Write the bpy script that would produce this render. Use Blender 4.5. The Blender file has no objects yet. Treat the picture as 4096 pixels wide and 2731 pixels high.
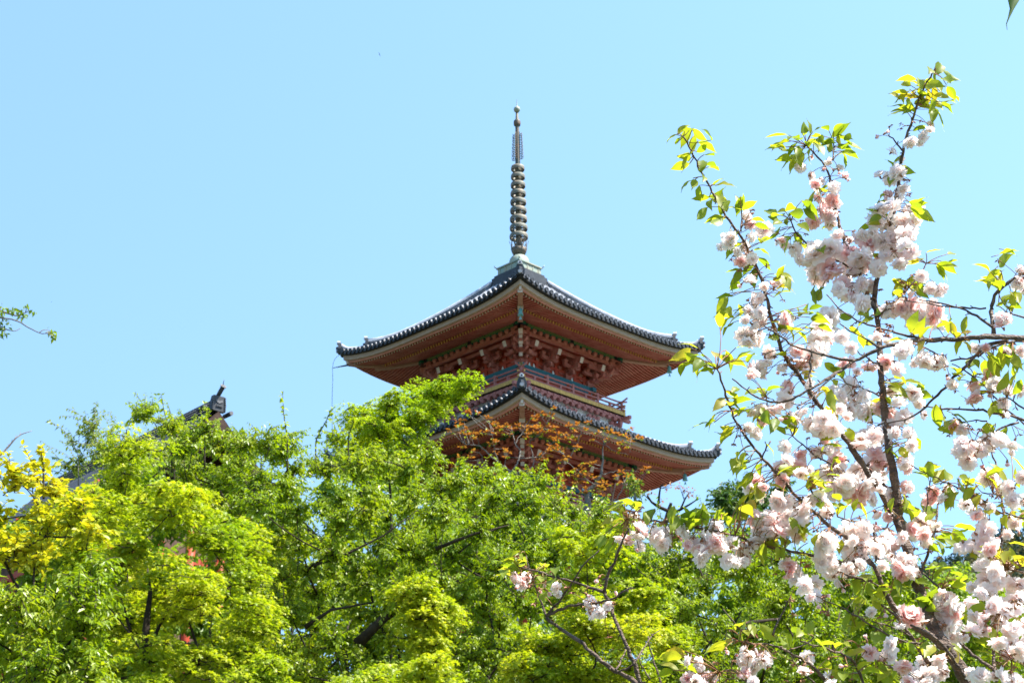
import bpy, math, random
import numpy as np
from mathutils import Matrix, Vector
rad = math.radians
rng = np.random.default_rng(7)
random.seed(7)
scene = bpy.context.scene
col = scene.collection

# ---------------------------------------------------------------- camera
FPX = 6500.0                       # focal length in pixels of the 4096 px wide photograph
PITCH, ROLL = rad(22.56), rad(0.73)
CAM = np.array([0.0, 0.0, 1.6])
_u = np.array([0, -math.sin(PITCH), math.cos(PITCH)])
RV = np.array([math.cos(ROLL), 0, 0]) - math.sin(ROLL) * _u
UV = np.array([math.sin(ROLL), 0, 0]) + math.cos(ROLL) * _u
FV = np.array([0, math.cos(PITCH), math.sin(PITCH)])
cam_d = bpy.data.cameras.new('camera')
cam_o = bpy.data.objects.new('camera', cam_d)
col.objects.link(cam_o)
cam_d.sensor_width = 22.3
cam_d.lens = FPX / 4096 * 22.3
cam_d.clip_start, cam_d.clip_end = 0.1, 6000
cam_o.matrix_world = Matrix(((RV[0], UV[0], -FV[0], CAM[0]), (RV[1], UV[1], -FV[1], CAM[1]),
                             (RV[2], UV[2], -FV[2], CAM[2]), (0, 0, 0, 1)))
cam_d.dof.use_dof = True
cam_d.dof.focus_distance = 3.9
cam_d.dof.aperture_fstop = 13.0
scene.camera = cam_o

# ---------------------------------------------------------------- light
SUN_EL, SUN_AZ = rad(58), rad(98)     # azimuth measured from +Y (view direction) towards +X (right)
world = bpy.data.worlds.new('World')
scene.world = world
world.use_nodes = True
wn, wl = world.node_tree.nodes, world.node_tree.links
wn.clear()
sky = wn.new('ShaderNodeTexSky')
sky.sky_type = 'NISHITA'
sky.sun_disc = False
sky.sun_elevation = SUN_EL
sky.sun_rotation = SUN_AZ
sky.air_density, sky.dust_density, sky.ozone_density = 1.0, 0.25, 1.5
bg = wn.new('ShaderNodeBackground')
bg.inputs[1].default_value = 0.14
wo = wn.new('ShaderNodeOutputWorld')
# look the sky up a little above the true direction: the horizon haze of the model is paler than this clear spring sky
stc = wn.new('ShaderNodeTexCoord')
lift_n = wn.new('ShaderNodeVectorMath')
lift_n.inputs[1].default_value = (0, 0, 0.35)
wl.new(stc.outputs['Generated'], lift_n.inputs[0])
nrm_n = wn.new('ShaderNodeVectorMath')
nrm_n.operation = 'NORMALIZE'
wl.new(lift_n.outputs[0], nrm_n.inputs[0])
wl.new(nrm_n.outputs[0], sky.inputs['Vector'])
tint = wn.new('ShaderNodeMix')
tint.data_type, tint.blend_type = 'RGBA', 'MULTIPLY'
tint.inputs['Factor'].default_value = 1.0
tint.inputs['B'].default_value = (1.0, 1.10, 1.0, 1)
wl.new(sky.outputs[0], tint.inputs['A'])
wl.new(tint.outputs['Result'], bg.inputs[0])
wl.new(bg.outputs[0], wo.inputs[0])
sun_d = bpy.data.lights.new('sun', 'SUN')
sun_d.energy = 4.8
sun_d.angle = rad(0.53)
sun_d.color = (1.0, 0.95, 0.86)
sun_o = bpy.data.objects.new('sun', sun_d)
col.objects.link(sun_o)
sdir = Vector((math.sin(SUN_AZ) * math.cos(SUN_EL), math.cos(SUN_AZ) * math.cos(SUN_EL), math.sin(SUN_EL)))
sun_o.rotation_euler = sdir.to_track_quat('Z', 'Y').to_euler()
scene.view_settings.view_transform = 'Standard'
scene.view_settings.look = 'None'
scene.view_settings.exposure = 1.6
scene.view_settings.gamma = 1.0
scene.cycles.max_bounces = 14
scene.cycles.diffuse_bounces = 8
scene.cycles.transmission_bounces = 10
scene.cycles.transparent_max_bounces = 8


def ray(px, py):
    return FV + (px - 2048) / FPX * RV + (1365.5 - py) / FPX * UV


def at(px, py, Y):
    """point of the scene Y metres in front of the camera seen at pixel px, py of the photograph"""
    d = ray(px, py)
    return CAM + d * (Y / d[1])


# ---------------------------------------------------------------- mesh helpers
class MB:
    def __init__(s):
        s.V, s.F, s.n = [], [], 0

    def add(s, v, f, m=0, smooth=False):
        v = np.asarray(v, float).reshape(-1, 3)
        groups = {}
        if isinstance(f, np.ndarray):
            groups[f.shape[1]] = f
        else:
            for q in f:
                groups.setdefault(len(q), []).append(q)
        for k, q in groups.items():
            s.F.append((np.asarray(q, np.int64) + s.n, m, smooth))
        s.V.append(v)
        s.n += len(v)
        return s

    def box(s, c, size, m=0, R=None, taper=None):
        x, y, z = [q / 2 for q in size]
        v = np.array([(-x, -y, -z), (x, -y, -z), (x, y, -z), (-x, y, -z), (-x, -y, z), (x, -y, z), (x, y, z), (-x, y, z)], float)
        if taper:
            v[:4, :2] *= taper
        if R is not None:
            v = v @ np.asarray(R).T
        return s.add(v + np.asarray(c, float), BOXF, m)

    def beam(s, a, b, w, h, m=0, up=(0, 0, 1), mend=None):
        a, b = np.asarray(a, float), np.asarray(b, float)
        d = b - a
        L = np.linalg.norm(d)
        d /= L
        sx = np.cross(d, up)
        sx /= np.linalg.norm(sx)
        uz = np.cross(sx, d)
        v = []
        for p in (a, b):
            for i, j in ((-1, -1), (1, -1), (1, 1), (-1, 1)):
                v.append(p + sx * i * w / 2 + uz * j * h / 2)
        s.add(v, [(0, 1, 5, 4), (1, 2, 6, 5), (2, 3, 7, 6), (3, 0, 4, 7), (3, 2, 1, 0)], m)
        s.add(v[4:], [(0, 1, 2, 3)], m if mend is None else mend)
        return s

    def tube(s, pts, r, n=6, m=0, cap=True, smooth=True):
        P = np.asarray(pts, float)
        k = len(P)
        r = np.broadcast_to(np.asarray(r, float), (k,))
        T = np.gradient(P, axis=0)
        T /= np.linalg.norm(T, axis=1)[:, None] + 1e-12
        ref = np.array([0.31, 0.17, 0.94]) if abs(T[:, 2]).mean() < 0.8 else np.array([0.9, 0.3, 0.1])
        A = np.cross(T, ref)
        A /= np.linalg.norm(A, axis=1)[:, None]
        B = np.cross(T, A)
        th = np.arange(n) * 2 * math.pi / n
        v = P[:, None] + r[:, None, None] * (A[:, None] * np.cos(th)[None, :, None] + B[:, None] * np.sin(th)[None, :, None])
        i = np.arange(k - 1)[:, None] * n
        j = np.arange(n)[None]
        j2 = (j + 1) % n
        f = np.stack([i + j, i + j2, i + n + j2, i + n + j], -1).reshape(-1, 4)
        base = s.n
        s.add(v.reshape(-1, 3), f, m, smooth)
        if cap:
            s.F.append((np.arange(n)[None, ::-1] + base, m, False))
            s.F.append((np.arange(n)[None] + base + (k - 1) * n, m, False))
        return s

    def lathe(s, prof, c=(0, 0, 0), n=20, m=0, smooth=True):
        prof = np.asarray(prof, float)
        th = np.arange(n) * 2 * math.pi / n
        v = np.stack([prof[:, 0, None] * np.cos(th), prof[:, 0, None] * np.sin(th), np.repeat(prof[:, 1, None], n, 1)], -1)
        k = len(prof)
        i = np.arange(k - 1)[:, None] * n
        j = np.arange(n)[None]
        j2 = (j + 1) % n
        f = np.stack([i + j, i + j2, i + n + j2, i + n + j], -1).reshape(-1, 4)
        return s.add(v.reshape(-1, 3) + np.asarray(c, float), f, m, smooth)

    def prism(s, poly, y0, y1, m=0, M=None):
        """polygon (a, b) extruded along c; M maps (a, c, b) to space"""
        k = len(poly)
        v = np.array([(a, y0, b) for a, b in poly] + [(a, y1, b) for a, b in poly], float)
        if M is not None:
            v = np.array([M(*q) for q in v])
        f = [tuple(range(k)), tuple(range(2 * k - 1, k - 1, -1))]
        for i in range(k):
            j = (i + 1) % k
            f.append((i, i + k, j + k, j))
        return s.add(v, f, m)

    def grid(s, P, m=0, smooth=True):
        P = np.asarray(P, float)
        a, b = P.shape[:2]
        i = np.arange(a - 1)[:, None] * b
        j = np.arange(b - 1)[None]
        f = np.stack([i + j, i + j + 1, i + b + j + 1, i + b + j], -1).reshape(-1, 4)
        return s.add(P.reshape(-1, 3), f, m, smooth)

    def rot(s, k):
        c, q = [(1, 0), (0, 1), (-1, 0), (0, -1)][k % 4]
        R = np.array([(c, -q, 0), (q, c, 0), (0, 0, 1)], float)
        o = MB()
        o.V = [v @ R.T for v in s.V]
        o.F, o.n = list(s.F), s.n
        return o

    def merge(s, o):
        for f, m, sm in o.F:
            s.F.append((f + s.n, m, sm))
        s.V += o.V
        s.n += o.n
        return s

    def mesh(s, name, mats):
        me = bpy.data.meshes.new(name)
        V = np.concatenate(s.V).astype(np.float32)
        me.vertices.add(len(V))
        me.vertices.foreach_set('co', V.ravel())
        tot = np.concatenate([np.full(len(f), f.shape[1]) for f, _, _ in s.F]).astype(np.int32)
        loops = np.concatenate([f.ravel() for f, _, _ in s.F]).astype(np.int32)
        me.loops.add(len(loops))
        me.polygons.add(len(tot))
        me.loops.foreach_set('vertex_index', loops)
        st = np.zeros(len(tot), np.int32)
        st[1:] = np.cumsum(tot)[:-1]
        me.polygons.foreach_set('loop_start', st)
        me.polygons.foreach_set('loop_total', tot)
        me.polygons.foreach_set('material_index', np.concatenate([np.full(len(f), m) for f, m, _ in s.F]).astype(np.int32))
        me.polygons.foreach_set('use_smooth', np.concatenate([np.full(len(f), sm) for f, _, sm in s.F]).astype(bool))
        for q in (mats if isinstance(mats, (list, tuple)) else [mats]):
            me.materials.append(q)
        me.update(calc_edges=True)
        me.validate()
        return me

    def build(s, name, mats, parent=None):
        return link(name, s.mesh(name, mats), parent)


BOXF = [(3, 2, 1, 0), (4, 5, 6, 7), (0, 1, 5, 4), (1, 2, 6, 5), (2, 3, 7, 6), (3, 0, 4, 7)]


def link(name, me, parent=None):
    o = bpy.data.objects.new(name, me)
    col.objects.link(o)
    if parent is not None:
        o.parent = parent
    return o


def empty(name, loc=(0, 0, 0), rz=0.0):
    o = bpy.data.objects.new(name, None)
    col.objects.link(o)
    o.location = loc
    o.rotation_euler = (0, 0, rz)
    o.empty_display_size = 0.3
    return o


def tag(o, label=None, cat=None, group=None, kind=None):
    for k, v in (('label', label), ('category', cat), ('group', group), ('kind', kind)):
        if v:
            o[k] = v
    return o


# ---------------------------------------------------------------- materials
def mat(name, color, rough=0.6, spec=0.4, metal=0.0, var=0.0, scale=3.0, color2=None, bump=0.0, bscale=30, stretch=None):
    m = bpy.data.materials.new(name)
    m.use_nodes = True
    nt = m.node_tree
    b = nt.nodes['Principled BSDF']
    b.inputs['Roughness'].default_value = rough
    b.inputs['Specular IOR Level'].default_value = spec
    b.inputs['Metallic'].default_value = metal
    c = tuple(color) + (1,)
    tc = nt.nodes.new('ShaderNodeTexCoord')
    vec = tc.outputs['Object']
    if stretch:
        mp = nt.nodes.new('ShaderNodeMapping')
        mp.inputs['Scale'].default_value = stretch
        nt.links.new(vec, mp.inputs[0])
        vec = mp.outputs[0]
    if var > 0 or color2:
        n = nt.nodes.new('ShaderNodeTexNoise')
        n.inputs['Scale'].default_value = scale
        n.inputs['Detail'].default_value = 6
        n.inputs['Roughness'].default_value = 0.65
        nt.links.new(vec, n.inputs['Vector'])
        r = nt.nodes.new('ShaderNodeValToRGB')
        r.color_ramp.elements[0].position, r.color_ramp.elements[1].position = 0.34, 0.68
        c2 = tuple(color2) + (1,) if color2 else tuple(min(1, q * (1 + var)) for q in color) + (1,)
        c1 = c if color2 else tuple(q * (1 - var) for q in color) + (1,)
        r.color_ramp.elements[0].color, r.color_ramp.elements[1].color = c1, c2
        nt.links.new(n.outputs['Fac'], r.inputs[0])
        nt.links.new(r.outputs[0], b.inputs['Base Color'])
    else:
        b.inputs['Base Color'].default_value = c
    if bump:
        n2 = nt.nodes.new('ShaderNodeTexNoise')
        n2.inputs['Scale'].default_value = bscale
        n2.inputs['Detail'].default_value = 4
        nt.links.new(vec, n2.inputs['Vector'])
        bp = nt.nodes.new('ShaderNodeBump')
        bp.inputs['Strength'].default_value = bump
        bp.inputs['Distance'].default_value = 0.02
        nt.links.new(n2.outputs['Fac'], bp.inputs['Height'])
        nt.links.new(bp.outputs[0], b.inputs['Normal'])
    return m


def leaf_mat(name, cols, trans=0.4, tcol=None, rough=0.45, spec=0.4, patch=0.7):
    m = bpy.data.materials.new(name)
    m.use_nodes = True
    nt = m.node_tree
    b = nt.nodes['Principled BSDF']
    out = nt.nodes['Material Output']
    b.inputs['Roughness'].default_value = rough
    b.inputs['Specular IOR Level'].default_value = spec
    g = nt.nodes.new('ShaderNodeNewGeometry')
    r = nt.nodes.new('ShaderNodeValToRGB')
    el = r.color_ramp.elements
    while len(el) < len(cols):
        el.new(0.5)
    for i, c in enumerate(cols):
        el[i].position = i / (len(cols) - 1)
        el[i].color = tuple(c) + (1,)
    tc = nt.nodes.new('ShaderNodeTexCoord')
    nz = nt.nodes.new('ShaderNodeTexNoise')
    nz.inputs['Scale'].default_value = patch
    nz.inputs['Detail'].default_value = 2
    nt.links.new(tc.outputs['Object'], nz.inputs['Vector'])
    ma = nt.nodes.new('ShaderNodeMath')
    ma.operation = 'MULTIPLY_ADD'
    ma.inputs[1].default_value = 0.55
    nt.links.new(g.outputs['Random Per Island'], ma.inputs[0])
    mb_ = nt.nodes.new('ShaderNodeMath')
    mb_.operation = 'MULTIPLY_ADD'
    mb_.inputs[1].default_value = 1.6
    mb_.inputs[2].default_value = -0.575
    nt.links.new(nz.outputs['Fac'], mb_.inputs[0])
    nt.links.new(mb_.outputs[0], ma.inputs[2])
    nt.links.new(ma.outputs[0], r.inputs[0])
    nt.links.new(r.outputs[0], b.inputs['Base Color'])
    t = nt.nodes.new('ShaderNodeBsdfTranslucent')
    mul = nt.nodes.new('ShaderNodeMix')
    mul.data_type = 'RGBA'
    mul.blend_type = 'MULTIPLY'
    mul.inputs['Factor'].default_value = 1.0
    nt.links.new(r.outputs[0], mul.inputs['A'])
    mul.inputs['B'].default_value = tuple(tcol or (1.6, 1.25, 0.5)) + (1,)
    nt.links.new(mul.outputs['Result'], t.inputs[0])
    mx = nt.nodes.new('ShaderNodeMixShader')
    mx.inputs[0].default_value = trans
    nt.links.new(b.outputs[0], mx.inputs[1])
    nt.links.new(t.outputs[0], mx.inputs[2])
    nt.links.new(mx.outputs[0], out.inputs[0])
    return m


M = {}
M['tile'] = mat('roof_tile', (0.27, 0.275, 0.30), 0.4, 0.6, 0.0, var=0.3, scale=2.5, bump=0.2, bscale=14)
M['tile_end'] = mat('tile_end', (0.026, 0.029, 0.036), 0.5, 0.4, 0.0, var=0.4, scale=6)
M['tile_rim'] = mat('tile_rim', (0.5, 0.5, 0.54), 0.5, 0.4)
M['mortar'] = mat('ridge_mortar', (0.46, 0.46, 0.49), 0.7, 0.3, var=0.25, scale=4)
M['black'] = mat('black_board', (0.012, 0.012, 0.013), 0.7, 0.3)
M['tan'] = mat('tan_board', (0.33, 0.22, 0.15), 0.75, 0.2, color2=(0.43, 0.32, 0.235), scale=5, stretch=(1, 1, 6))
M['salmon'] = mat('salmon_board', (0.44, 0.16, 0.11), 0.7, 0.2, color2=(0.52, 0.25, 0.18), scale=3)
M['rafter'] = mat('rafter_paint', (0.31, 0.062, 0.04), 0.65, 0.25, color2=(0.43, 0.15, 0.11), scale=2)
M['soffit'] = mat('soffit_board', (0.28, 0.05, 0.024), 0.7, 0.2, color2=(0.34, 0.075, 0.04), scale=3)
M['pale_end'] = mat('pale_rafter_end', (0.56, 0.45, 0.37), 0.7, 0.2, var=0.12, scale=8)
M['yellow_end'] = mat('yellow_rafter_end', (0.42, 0.21, 0.05), 0.6, 0.3, var=0.25, scale=6)
M['yellow'] = mat('yellow_paint', (0.50, 0.31, 0.08), 0.6, 0.3, var=0.18, scale=6)
M['green'] = mat('green_beam', (0.008, 0.10, 0.05), 0.55, 0.3, var=0.3, scale=3)
M['gold'] = mat('beam_gold_line', (0.30, 0.27, 0.06), 0.5, 0.4)
M['bracket'] = mat('bracket_paint', (0.31, 0.07, 0.05), 0.65, 0.25, color2=(0.42, 0.17, 0.13), scale=2.2)
M['red'] = mat('deep_vermilion', (0.44, 0.05, 0.02), 0.6, 0.3, color2=(0.33, 0.06, 0.03), scale=3)
M['mauve'] = mat('mauve_paint', (0.30, 0.10, 0.085), 0.6, 0.3, color2=(0.37, 0.145, 0.12), scale=3)
M['plaster'] = mat('white_plaster', (0.78, 0.78, 0.77), 0.8, 0.2, var=0.06, scale=4)
M['wood'] = mat('weathered_wood', (0.27, 0.13, 0.085), 0.75, 0.2, color2=(0.36, 0.20, 0.14), scale=3, stretch=(1, 1, 5))
M['bronze'] = mat('bronze_patina', (0.20, 0.30, 0.27), 0.6, 0.4, 0.1, color2=(0.30, 0.26, 0.18), scale=3.2, stretch=(1, 1, 0.5))
M['ring'] = mat('ring_bronze', (0.075, 0.10, 0.09), 0.6, 0.35, 0.1, color2=(0.22, 0.165, 0.115), scale=5, stretch=(1, 1, 0.4))
M['bronze_dark'] = mat('dark_bronze', (0.06, 0.08, 0.07), 0.6, 0.35, 0.1, color2=(0.15, 0.09, 0.06), scale=4)
M['bell'] = mat('bell_verdigris', (0.10, 0.30, 0.30), 0.5, 0.4, 0.2, color2=(0.2, 0.42, 0.42), scale=8)
M['dark_wood'] = mat('dark_wood', (0.07, 0.045, 0.035), 0.8, 0.2, color2=(0.15, 0.085, 0.06), scale=3)
M['bark_grey'] = mat('grey_bark', (0.10, 0.085, 0.07), 0.85, 0.2, color2=(0.24, 0.215, 0.19), scale=5, bump=0.5, bscale=20)
M['bark_dark'] = mat('dark_bark', (0.022, 0.016, 0.012), 0.9, 0.15, color2=(0.06, 0.045, 0.034), scale=5, bump=0.5, bscale=20)
M['bark_cherry'] = mat('cherry_bark', (0.06, 0.035, 0.024), 0.65, 0.35, color2=(0.19, 0.125, 0.09), scale=22, stretch=(1, 1, 2.2), bump=0.8, bscale=90)
M['pedicel'] = mat('blossom_stalk', (0.20, 0.16, 0.03), 0.5, 0.3, color2=(0.28, 0.07, 0.04), scale=12)
M['calyx'] = mat('calyx_red', (0.33, 0.10, 0.07), 0.6, 0.3, color2=(0.25, 0.16, 0.06), scale=12)
M['ground'] = mat('grassy_ground', (0.05, 0.075, 0.02), 0.9, 0.2, color2=(0.10, 0.085, 0.045), scale=0.35, bump=0.5, bscale=3)
M['hill'] = mat('wooded_hill_ground', (0.03, 0.04, 0.018), 0.95, 0.1, color2=(0.06, 0.05, 0.03), scale=0.1)
M['stone'] = mat('grey_stone', (0.3, 0.29, 0.27), 0.85, 0.2, var=0.25, scale=2)


def band_mat():
    """teal painted beam with small blue diamonds and gold dots"""
    m = mat('teal_beam', (0.02, 0.13, 0.12), 0.55, 0.3)
    nt = m.node_tree
    tc = nt.nodes.new('ShaderNodeTexCoord')
    ch = nt.nodes.new('ShaderNodeTexChecker')
    mp = nt.nodes.new('ShaderNodeMapping')
    mp.inputs['Rotation'].default_value = (0, rad(45), 0)
    ch.inputs['Scale'].default_value = 16
    ch.inputs['Color1'].default_value = (0.02, 0.14, 0.125, 1)
    ch.inputs['Color2'].default_value = (0.02, 0.10, 0.16, 1)
    nt.links.new(tc.outputs['Object'], mp.inputs[0])
    nt.links.new(mp.outputs[0], ch.inputs['Vector'])
    nt.links.new(ch.outputs[0], nt.nodes['Principled BSDF'].inputs['Base Color'])
    return m


M['band'] = band_mat()
M['leaf_fg'] = leaf_mat('cherry_leaf', [(0.15, 0.22, 0.025), (0.23, 0.30, 0.03), (0.33, 0.35, 0.04), (0.40, 0.27, 0.06)], 0.62, (1.45, 1.4, 0.45), patch=6.0)
M['petal'] = leaf_mat('blossom_petal', [(0.96, 0.83, 0.81), (0.97, 0.90, 0.885), (0.975, 0.945, 0.93), (0.965, 0.87, 0.85)], 0.68, (1.02, 1.0, 0.99), 0.6, 0.15, patch=9)
M['petal_pink'] = leaf_mat('pink_petal', [(0.91, 0.66, 0.65), (0.94, 0.77, 0.755), (0.95, 0.85, 0.84), (0.86, 0.58, 0.53)], 0.62, (1.04, 0.97, 0.95), 0.6, 0.15, patch=9)
M['leaf_green'] = leaf_mat('green_leaf', [(0.12, 0.20, 0.007), (0.19, 0.28, 0.010), (0.26, 0.34, 0.015), (0.35, 0.39, 0.035)], 0.46, (1.35, 1.35, 0.3), 0.4, 0.42)
M['leaf_maple'] = leaf_mat('maple_leaf', [(0.15, 0.24, 0.012), (0.27, 0.35, 0.016), (0.42, 0.45, 0.025), (0.58, 0.53, 0.045)], 0.44, (1.2, 1.3, 0.3))
M['leaf_maple_bright'] = leaf_mat('bright_maple_leaf', [(0.18, 0.29, 0.012), (0.31, 0.40, 0.018), (0.50, 0.51, 0.03)], 0.45, (1.2, 1.3, 0.3))
M['leaf_yellow'] = leaf_mat('yellow_leaf', [(0.20, 0.30, 0.015), (0.46, 0.46, 0.02), (0.76, 0.64, 0.05)], 0.4, (1.3, 1.2, 0.4))
M['leaf_olive'] = leaf_mat('olive_leaf', [(0.10, 0.19, 0.025), (0.17, 0.26, 0.035), (0.27, 0.33, 0.06)], 0.45, (1.4, 1.2, 0.6))
M['leaf_dark'] = leaf_mat('dark_leaf', [(0.03, 0.09, 0.012), (0.06, 0.13, 0.015), (0.13, 0.19, 0.02)], 0.35, (1.4, 1.3, 0.5))
M['leaf_back'] = leaf_mat('shade_leaf', [(0.11, 0.20, 0.018), (0.17, 0.27, 0.022), (0.23, 0.31, 0.03)], 0.45, (1.4, 1.3, 0.5))
M['leaf_orange'] = leaf_mat('young_orange_leaf', [(0.26, 0.09, 0.02), (0.36, 0.15, 0.03), (0.34, 0.21, 0.04)], 0.4, (1.3, 1.1, 0.6))
M['leaf_hill'] = leaf_mat('hill_leaf', [(0.04, 0.08, 0.03), (0.07, 0.11, 0.04), (0.20, 0.16, 0.07), (0.26, 0.19, 0.085)], 0.2, (1.2, 1.1, 0.6), 0.7, 0.2)
M['leaf_conifer'] = leaf_mat('conifer_leaf', [(0.025, 0.055, 0.035), (0.05, 0.085, 0.05)], 0.15, (1.2, 1.2, 0.8), 0.7, 0.2)
M['old_wood'] = mat('old_dark_wood', (0.03, 0.02, 0.016), 0.85, 0.15, color2=(0.075, 0.045, 0.035), scale=3)
M['old_rim'] = mat('old_tile_rim', (0.12, 0.12, 0.13), 0.6, 0.3)
M['feather'] = mat('dark_feather', (0.06, 0.07, 0.08), 0.7, 0.2, var=0.2)
M['wire'] = mat('black_wire', (0.02, 0.02, 0.025), 0.5, 0.3)


# ---------------------------------------------------------------- ground
def ground_z(x, y):
    r = np.clip((np.hypot(x, y) - 9) / 50, 0, 1)
    return 10.2 * r * r * (3 - 2 * r) * (np.asarray(y) > -1e9)


def build_ground():
    b = MB()
    R = np.concatenate([np.linspace(0, 80, 60), np.geomspace(90, 5000, 24)])
    T = np.linspace(0, 2 * math.pi, 97)
    rr, tt = np.meshgrid(R, T, indexing='ij')
    x, y = rr * np.sin(tt), rr * np.cos(tt)
    z = ground_z(x, y) * np.clip(0.5 + np.cos(tt) * 1.2, 0, 1) + 0.12 * np.sin(x * 0.7) * np.cos(y * 0.5) * np.clip(rr / 10, 0, 1)
    b.grid(np.stack([x, y, z], -1))
    tag(b.build('ground', M['ground']), kind='structure')


build_ground()
GZ = lambda x, y: float(ground_z(x, y)) - 0.15

# ---------------------------------------------------------------- pagoda
PX, PY, PROT = 0.369, 66.08, rad(45 - 0.13)
BASE = 10.0
pagoda = empty('pagoda', (PX, PY, BASE), PROT)
tag(pagoda, 'red three storey pagoda with curved grey tiled roofs and a tall bronze spire', 'pagoda')
TIP = 28.58 - BASE          # underside of the tiles at the corner of the top roof, above the pagoda's base
LIFT = 0.53


def eave_parts(SE, z0, top_s, top_z):
    """SE half width at the tile edge, z0 tile underside at the middle of a side. Returns meshes for one side (outward -Y)."""
    sp = SE - 2.68                                    # purlin line
    def lift(u, s):
        w = np.clip((np.asarray(s) - sp) / (SE - sp), 0, 1.02) ** 3
        return LIFT * np.clip(np.abs(u) / np.maximum(s, 0.1), 0, 1.02) ** 3.6 * w
    def P(u, s, z):
        return np.stack(np.broadcast_arrays(np.asarray(u, float), -np.asarray(s, float), np.asarray(z, float) + lift(u, s)), -1)
    def strip(b, s_, za, zb, sb=None, m=0, n=40, soff=None):
        """vertical board following the eave from corner to corner: front face, underside and top"""
        sb = sb if sb is not None else s_ - 0.3
        t = np.linspace(-1, 1, n)
        g = [P(t * sb, sb, za), P(t * s_, s_, za), P(t * s_, s_, zb), P(t * sb, sb, zb)]
        for i in range(3):
            b.grid(np.stack([g[i], g[i + 1]], 0), m, False)
    # --- boards and rafters of the eave
    e = MB()          # materials: 0 black 1 tan 2 salmon 3 rafter 4 pale end 5 yellow 6 soffit
    strip(e, SE - 0.02, z0 - 0.005, z0 + 0.07, SE - 0.4, 0)
    strip(e, SE - 0.17, z0 - 0.195, z0 - 0.006, SE - 0.33, 1)
    strip(e, SE - 0.29, z0 - 0.265, z0 - 0.10, SE - 0.36, 2)
    fo, fi = SE - 0.45, SE - 1.60
    bo, bi = SE - 1.36, sp - 0.55
    zf = lambda s: z0 - 0.235 + (SE - 0.45 - s) * 0.2        # centre of the flying rafters
    zb_ = lambda s: z0 - 0.15 + (SE - 1.36 - s) * 0.28        # centre of the base rafters
    n = int(2 * SE / 0.168)
    for i in range(n + 1):
        u = -SE + 0.14 + (2 * SE - 0.28) * i / n
        au = abs(u)
        if au < fo - 0.05:
            s1 = max(fi, au)
            if fo - s1 > 0.08:
                a, b_ = P(u, s1, zf(s1)), P(u, fo, zf(fo))
                e.beam(a, b_, 0.074, 0.105, 3, mend=4)
        if au < bo - 0.05:
            s1 = max(bi, au)
            if bo - s1 > 0.08:
                e.beam(P(u, s1, zb_(s1)), P(u, bo, zb_(bo)), 0.085, 0.135, 3, mend=5)
    # board between the two rafter tiers
    t = np.linspace(-1, 1, 40)
    k0, k1 = bo + 0.03, bo - 0.12
    for (sa, za), (sb, zb) in (((k0, zb_(bo) + 0.06), (k0, zf(bo) - 0.05)), ((k1, zb_(bo) + 0.06 + 0.05), (k0, zb_(bo) + 0.06))):
        e.grid(np.stack([P(t * sa, sa, za), P(t * sb, sb, zb)], 0), 3, False)
    # soffits above the rafters
    e.grid(np.stack([P(t * (fo + 0.1), fo + 0.1, zf(fo) + 0.05), P(t * fi, fi, zf(fi) + 0.05)], 0), 6, False)
    e.grid(np.stack([P(t * k0, k0, zb_(bo) + 0.062), P(t * bi, bi, zb_(bi) + 0.062)], 0), 6, False)
    # --- roof slope
    rf = MB()         # 0 tile 1 tile end 2 rim
    def zr(s):        # concave roof profile
        q = (SE - np.asarray(s)) / (SE - top_s)
        return z0 + 0.10 + (top_z - z0 - 0.10) * (0.62 * q + 0.38 * q * q)
    S = np.linspace(SE, top_s, 14)
    rf.grid(np.stack([P(t * s, s, zr(s)) for s in S], 0), 0, True)
    nt_ = int(round(2 * SE / 0.275))
    for i in range(nt_ + 1):
        u = -SE + 0.10 + (2 * SE - 0.2) * i / nt_
        s1 = max(top_s, abs(u) + 0.02)
        if SE - s1 < 0.05:
            continue
        ss = np.linspace(SE + 0.05, s1, 12)
        pts = P(u, np.maximum(ss, abs(u)), zr(np.minimum(ss, SE)) + 0.03)
        pts[0, 1] = -(SE + 0.05)
        rf.tube(pts, 0.088, 8, 0, cap=False)
        c = pts[0] + np.array([0, -0.002, 0])
        d = MB().lathe([(0, 0.012), (0.05, 0.012), (0.056, 0.022), (0.098, 0.022), (0.098, -0.04)], n=12, m=1, smooth=False)
        d.V = [np.stack([v[:, 0], -v[:, 2], v[:, 1]], -1) + c for v in d.V]
        rf.merge(d)
        if i < nt_:           # flat pan tile lip between two caps, hanging below the edge
            u2 = u + (2 * SE - 0.2) / nt_
            uu = np.linspace(u + 0.05, u2 - 0.05, 5)
            dip = 0.05 * np.sin(np.linspace(0, math.pi, 5))
            rf.grid(np.stack([P(uu, SE + 0.03, z0 + 0.10 - dip * 0.4), P(uu, SE + 0.03, z0 + 0.01 - dip)], 0), 1, False)
    return e, rf, P, zr, zf, zb_, sp


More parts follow.
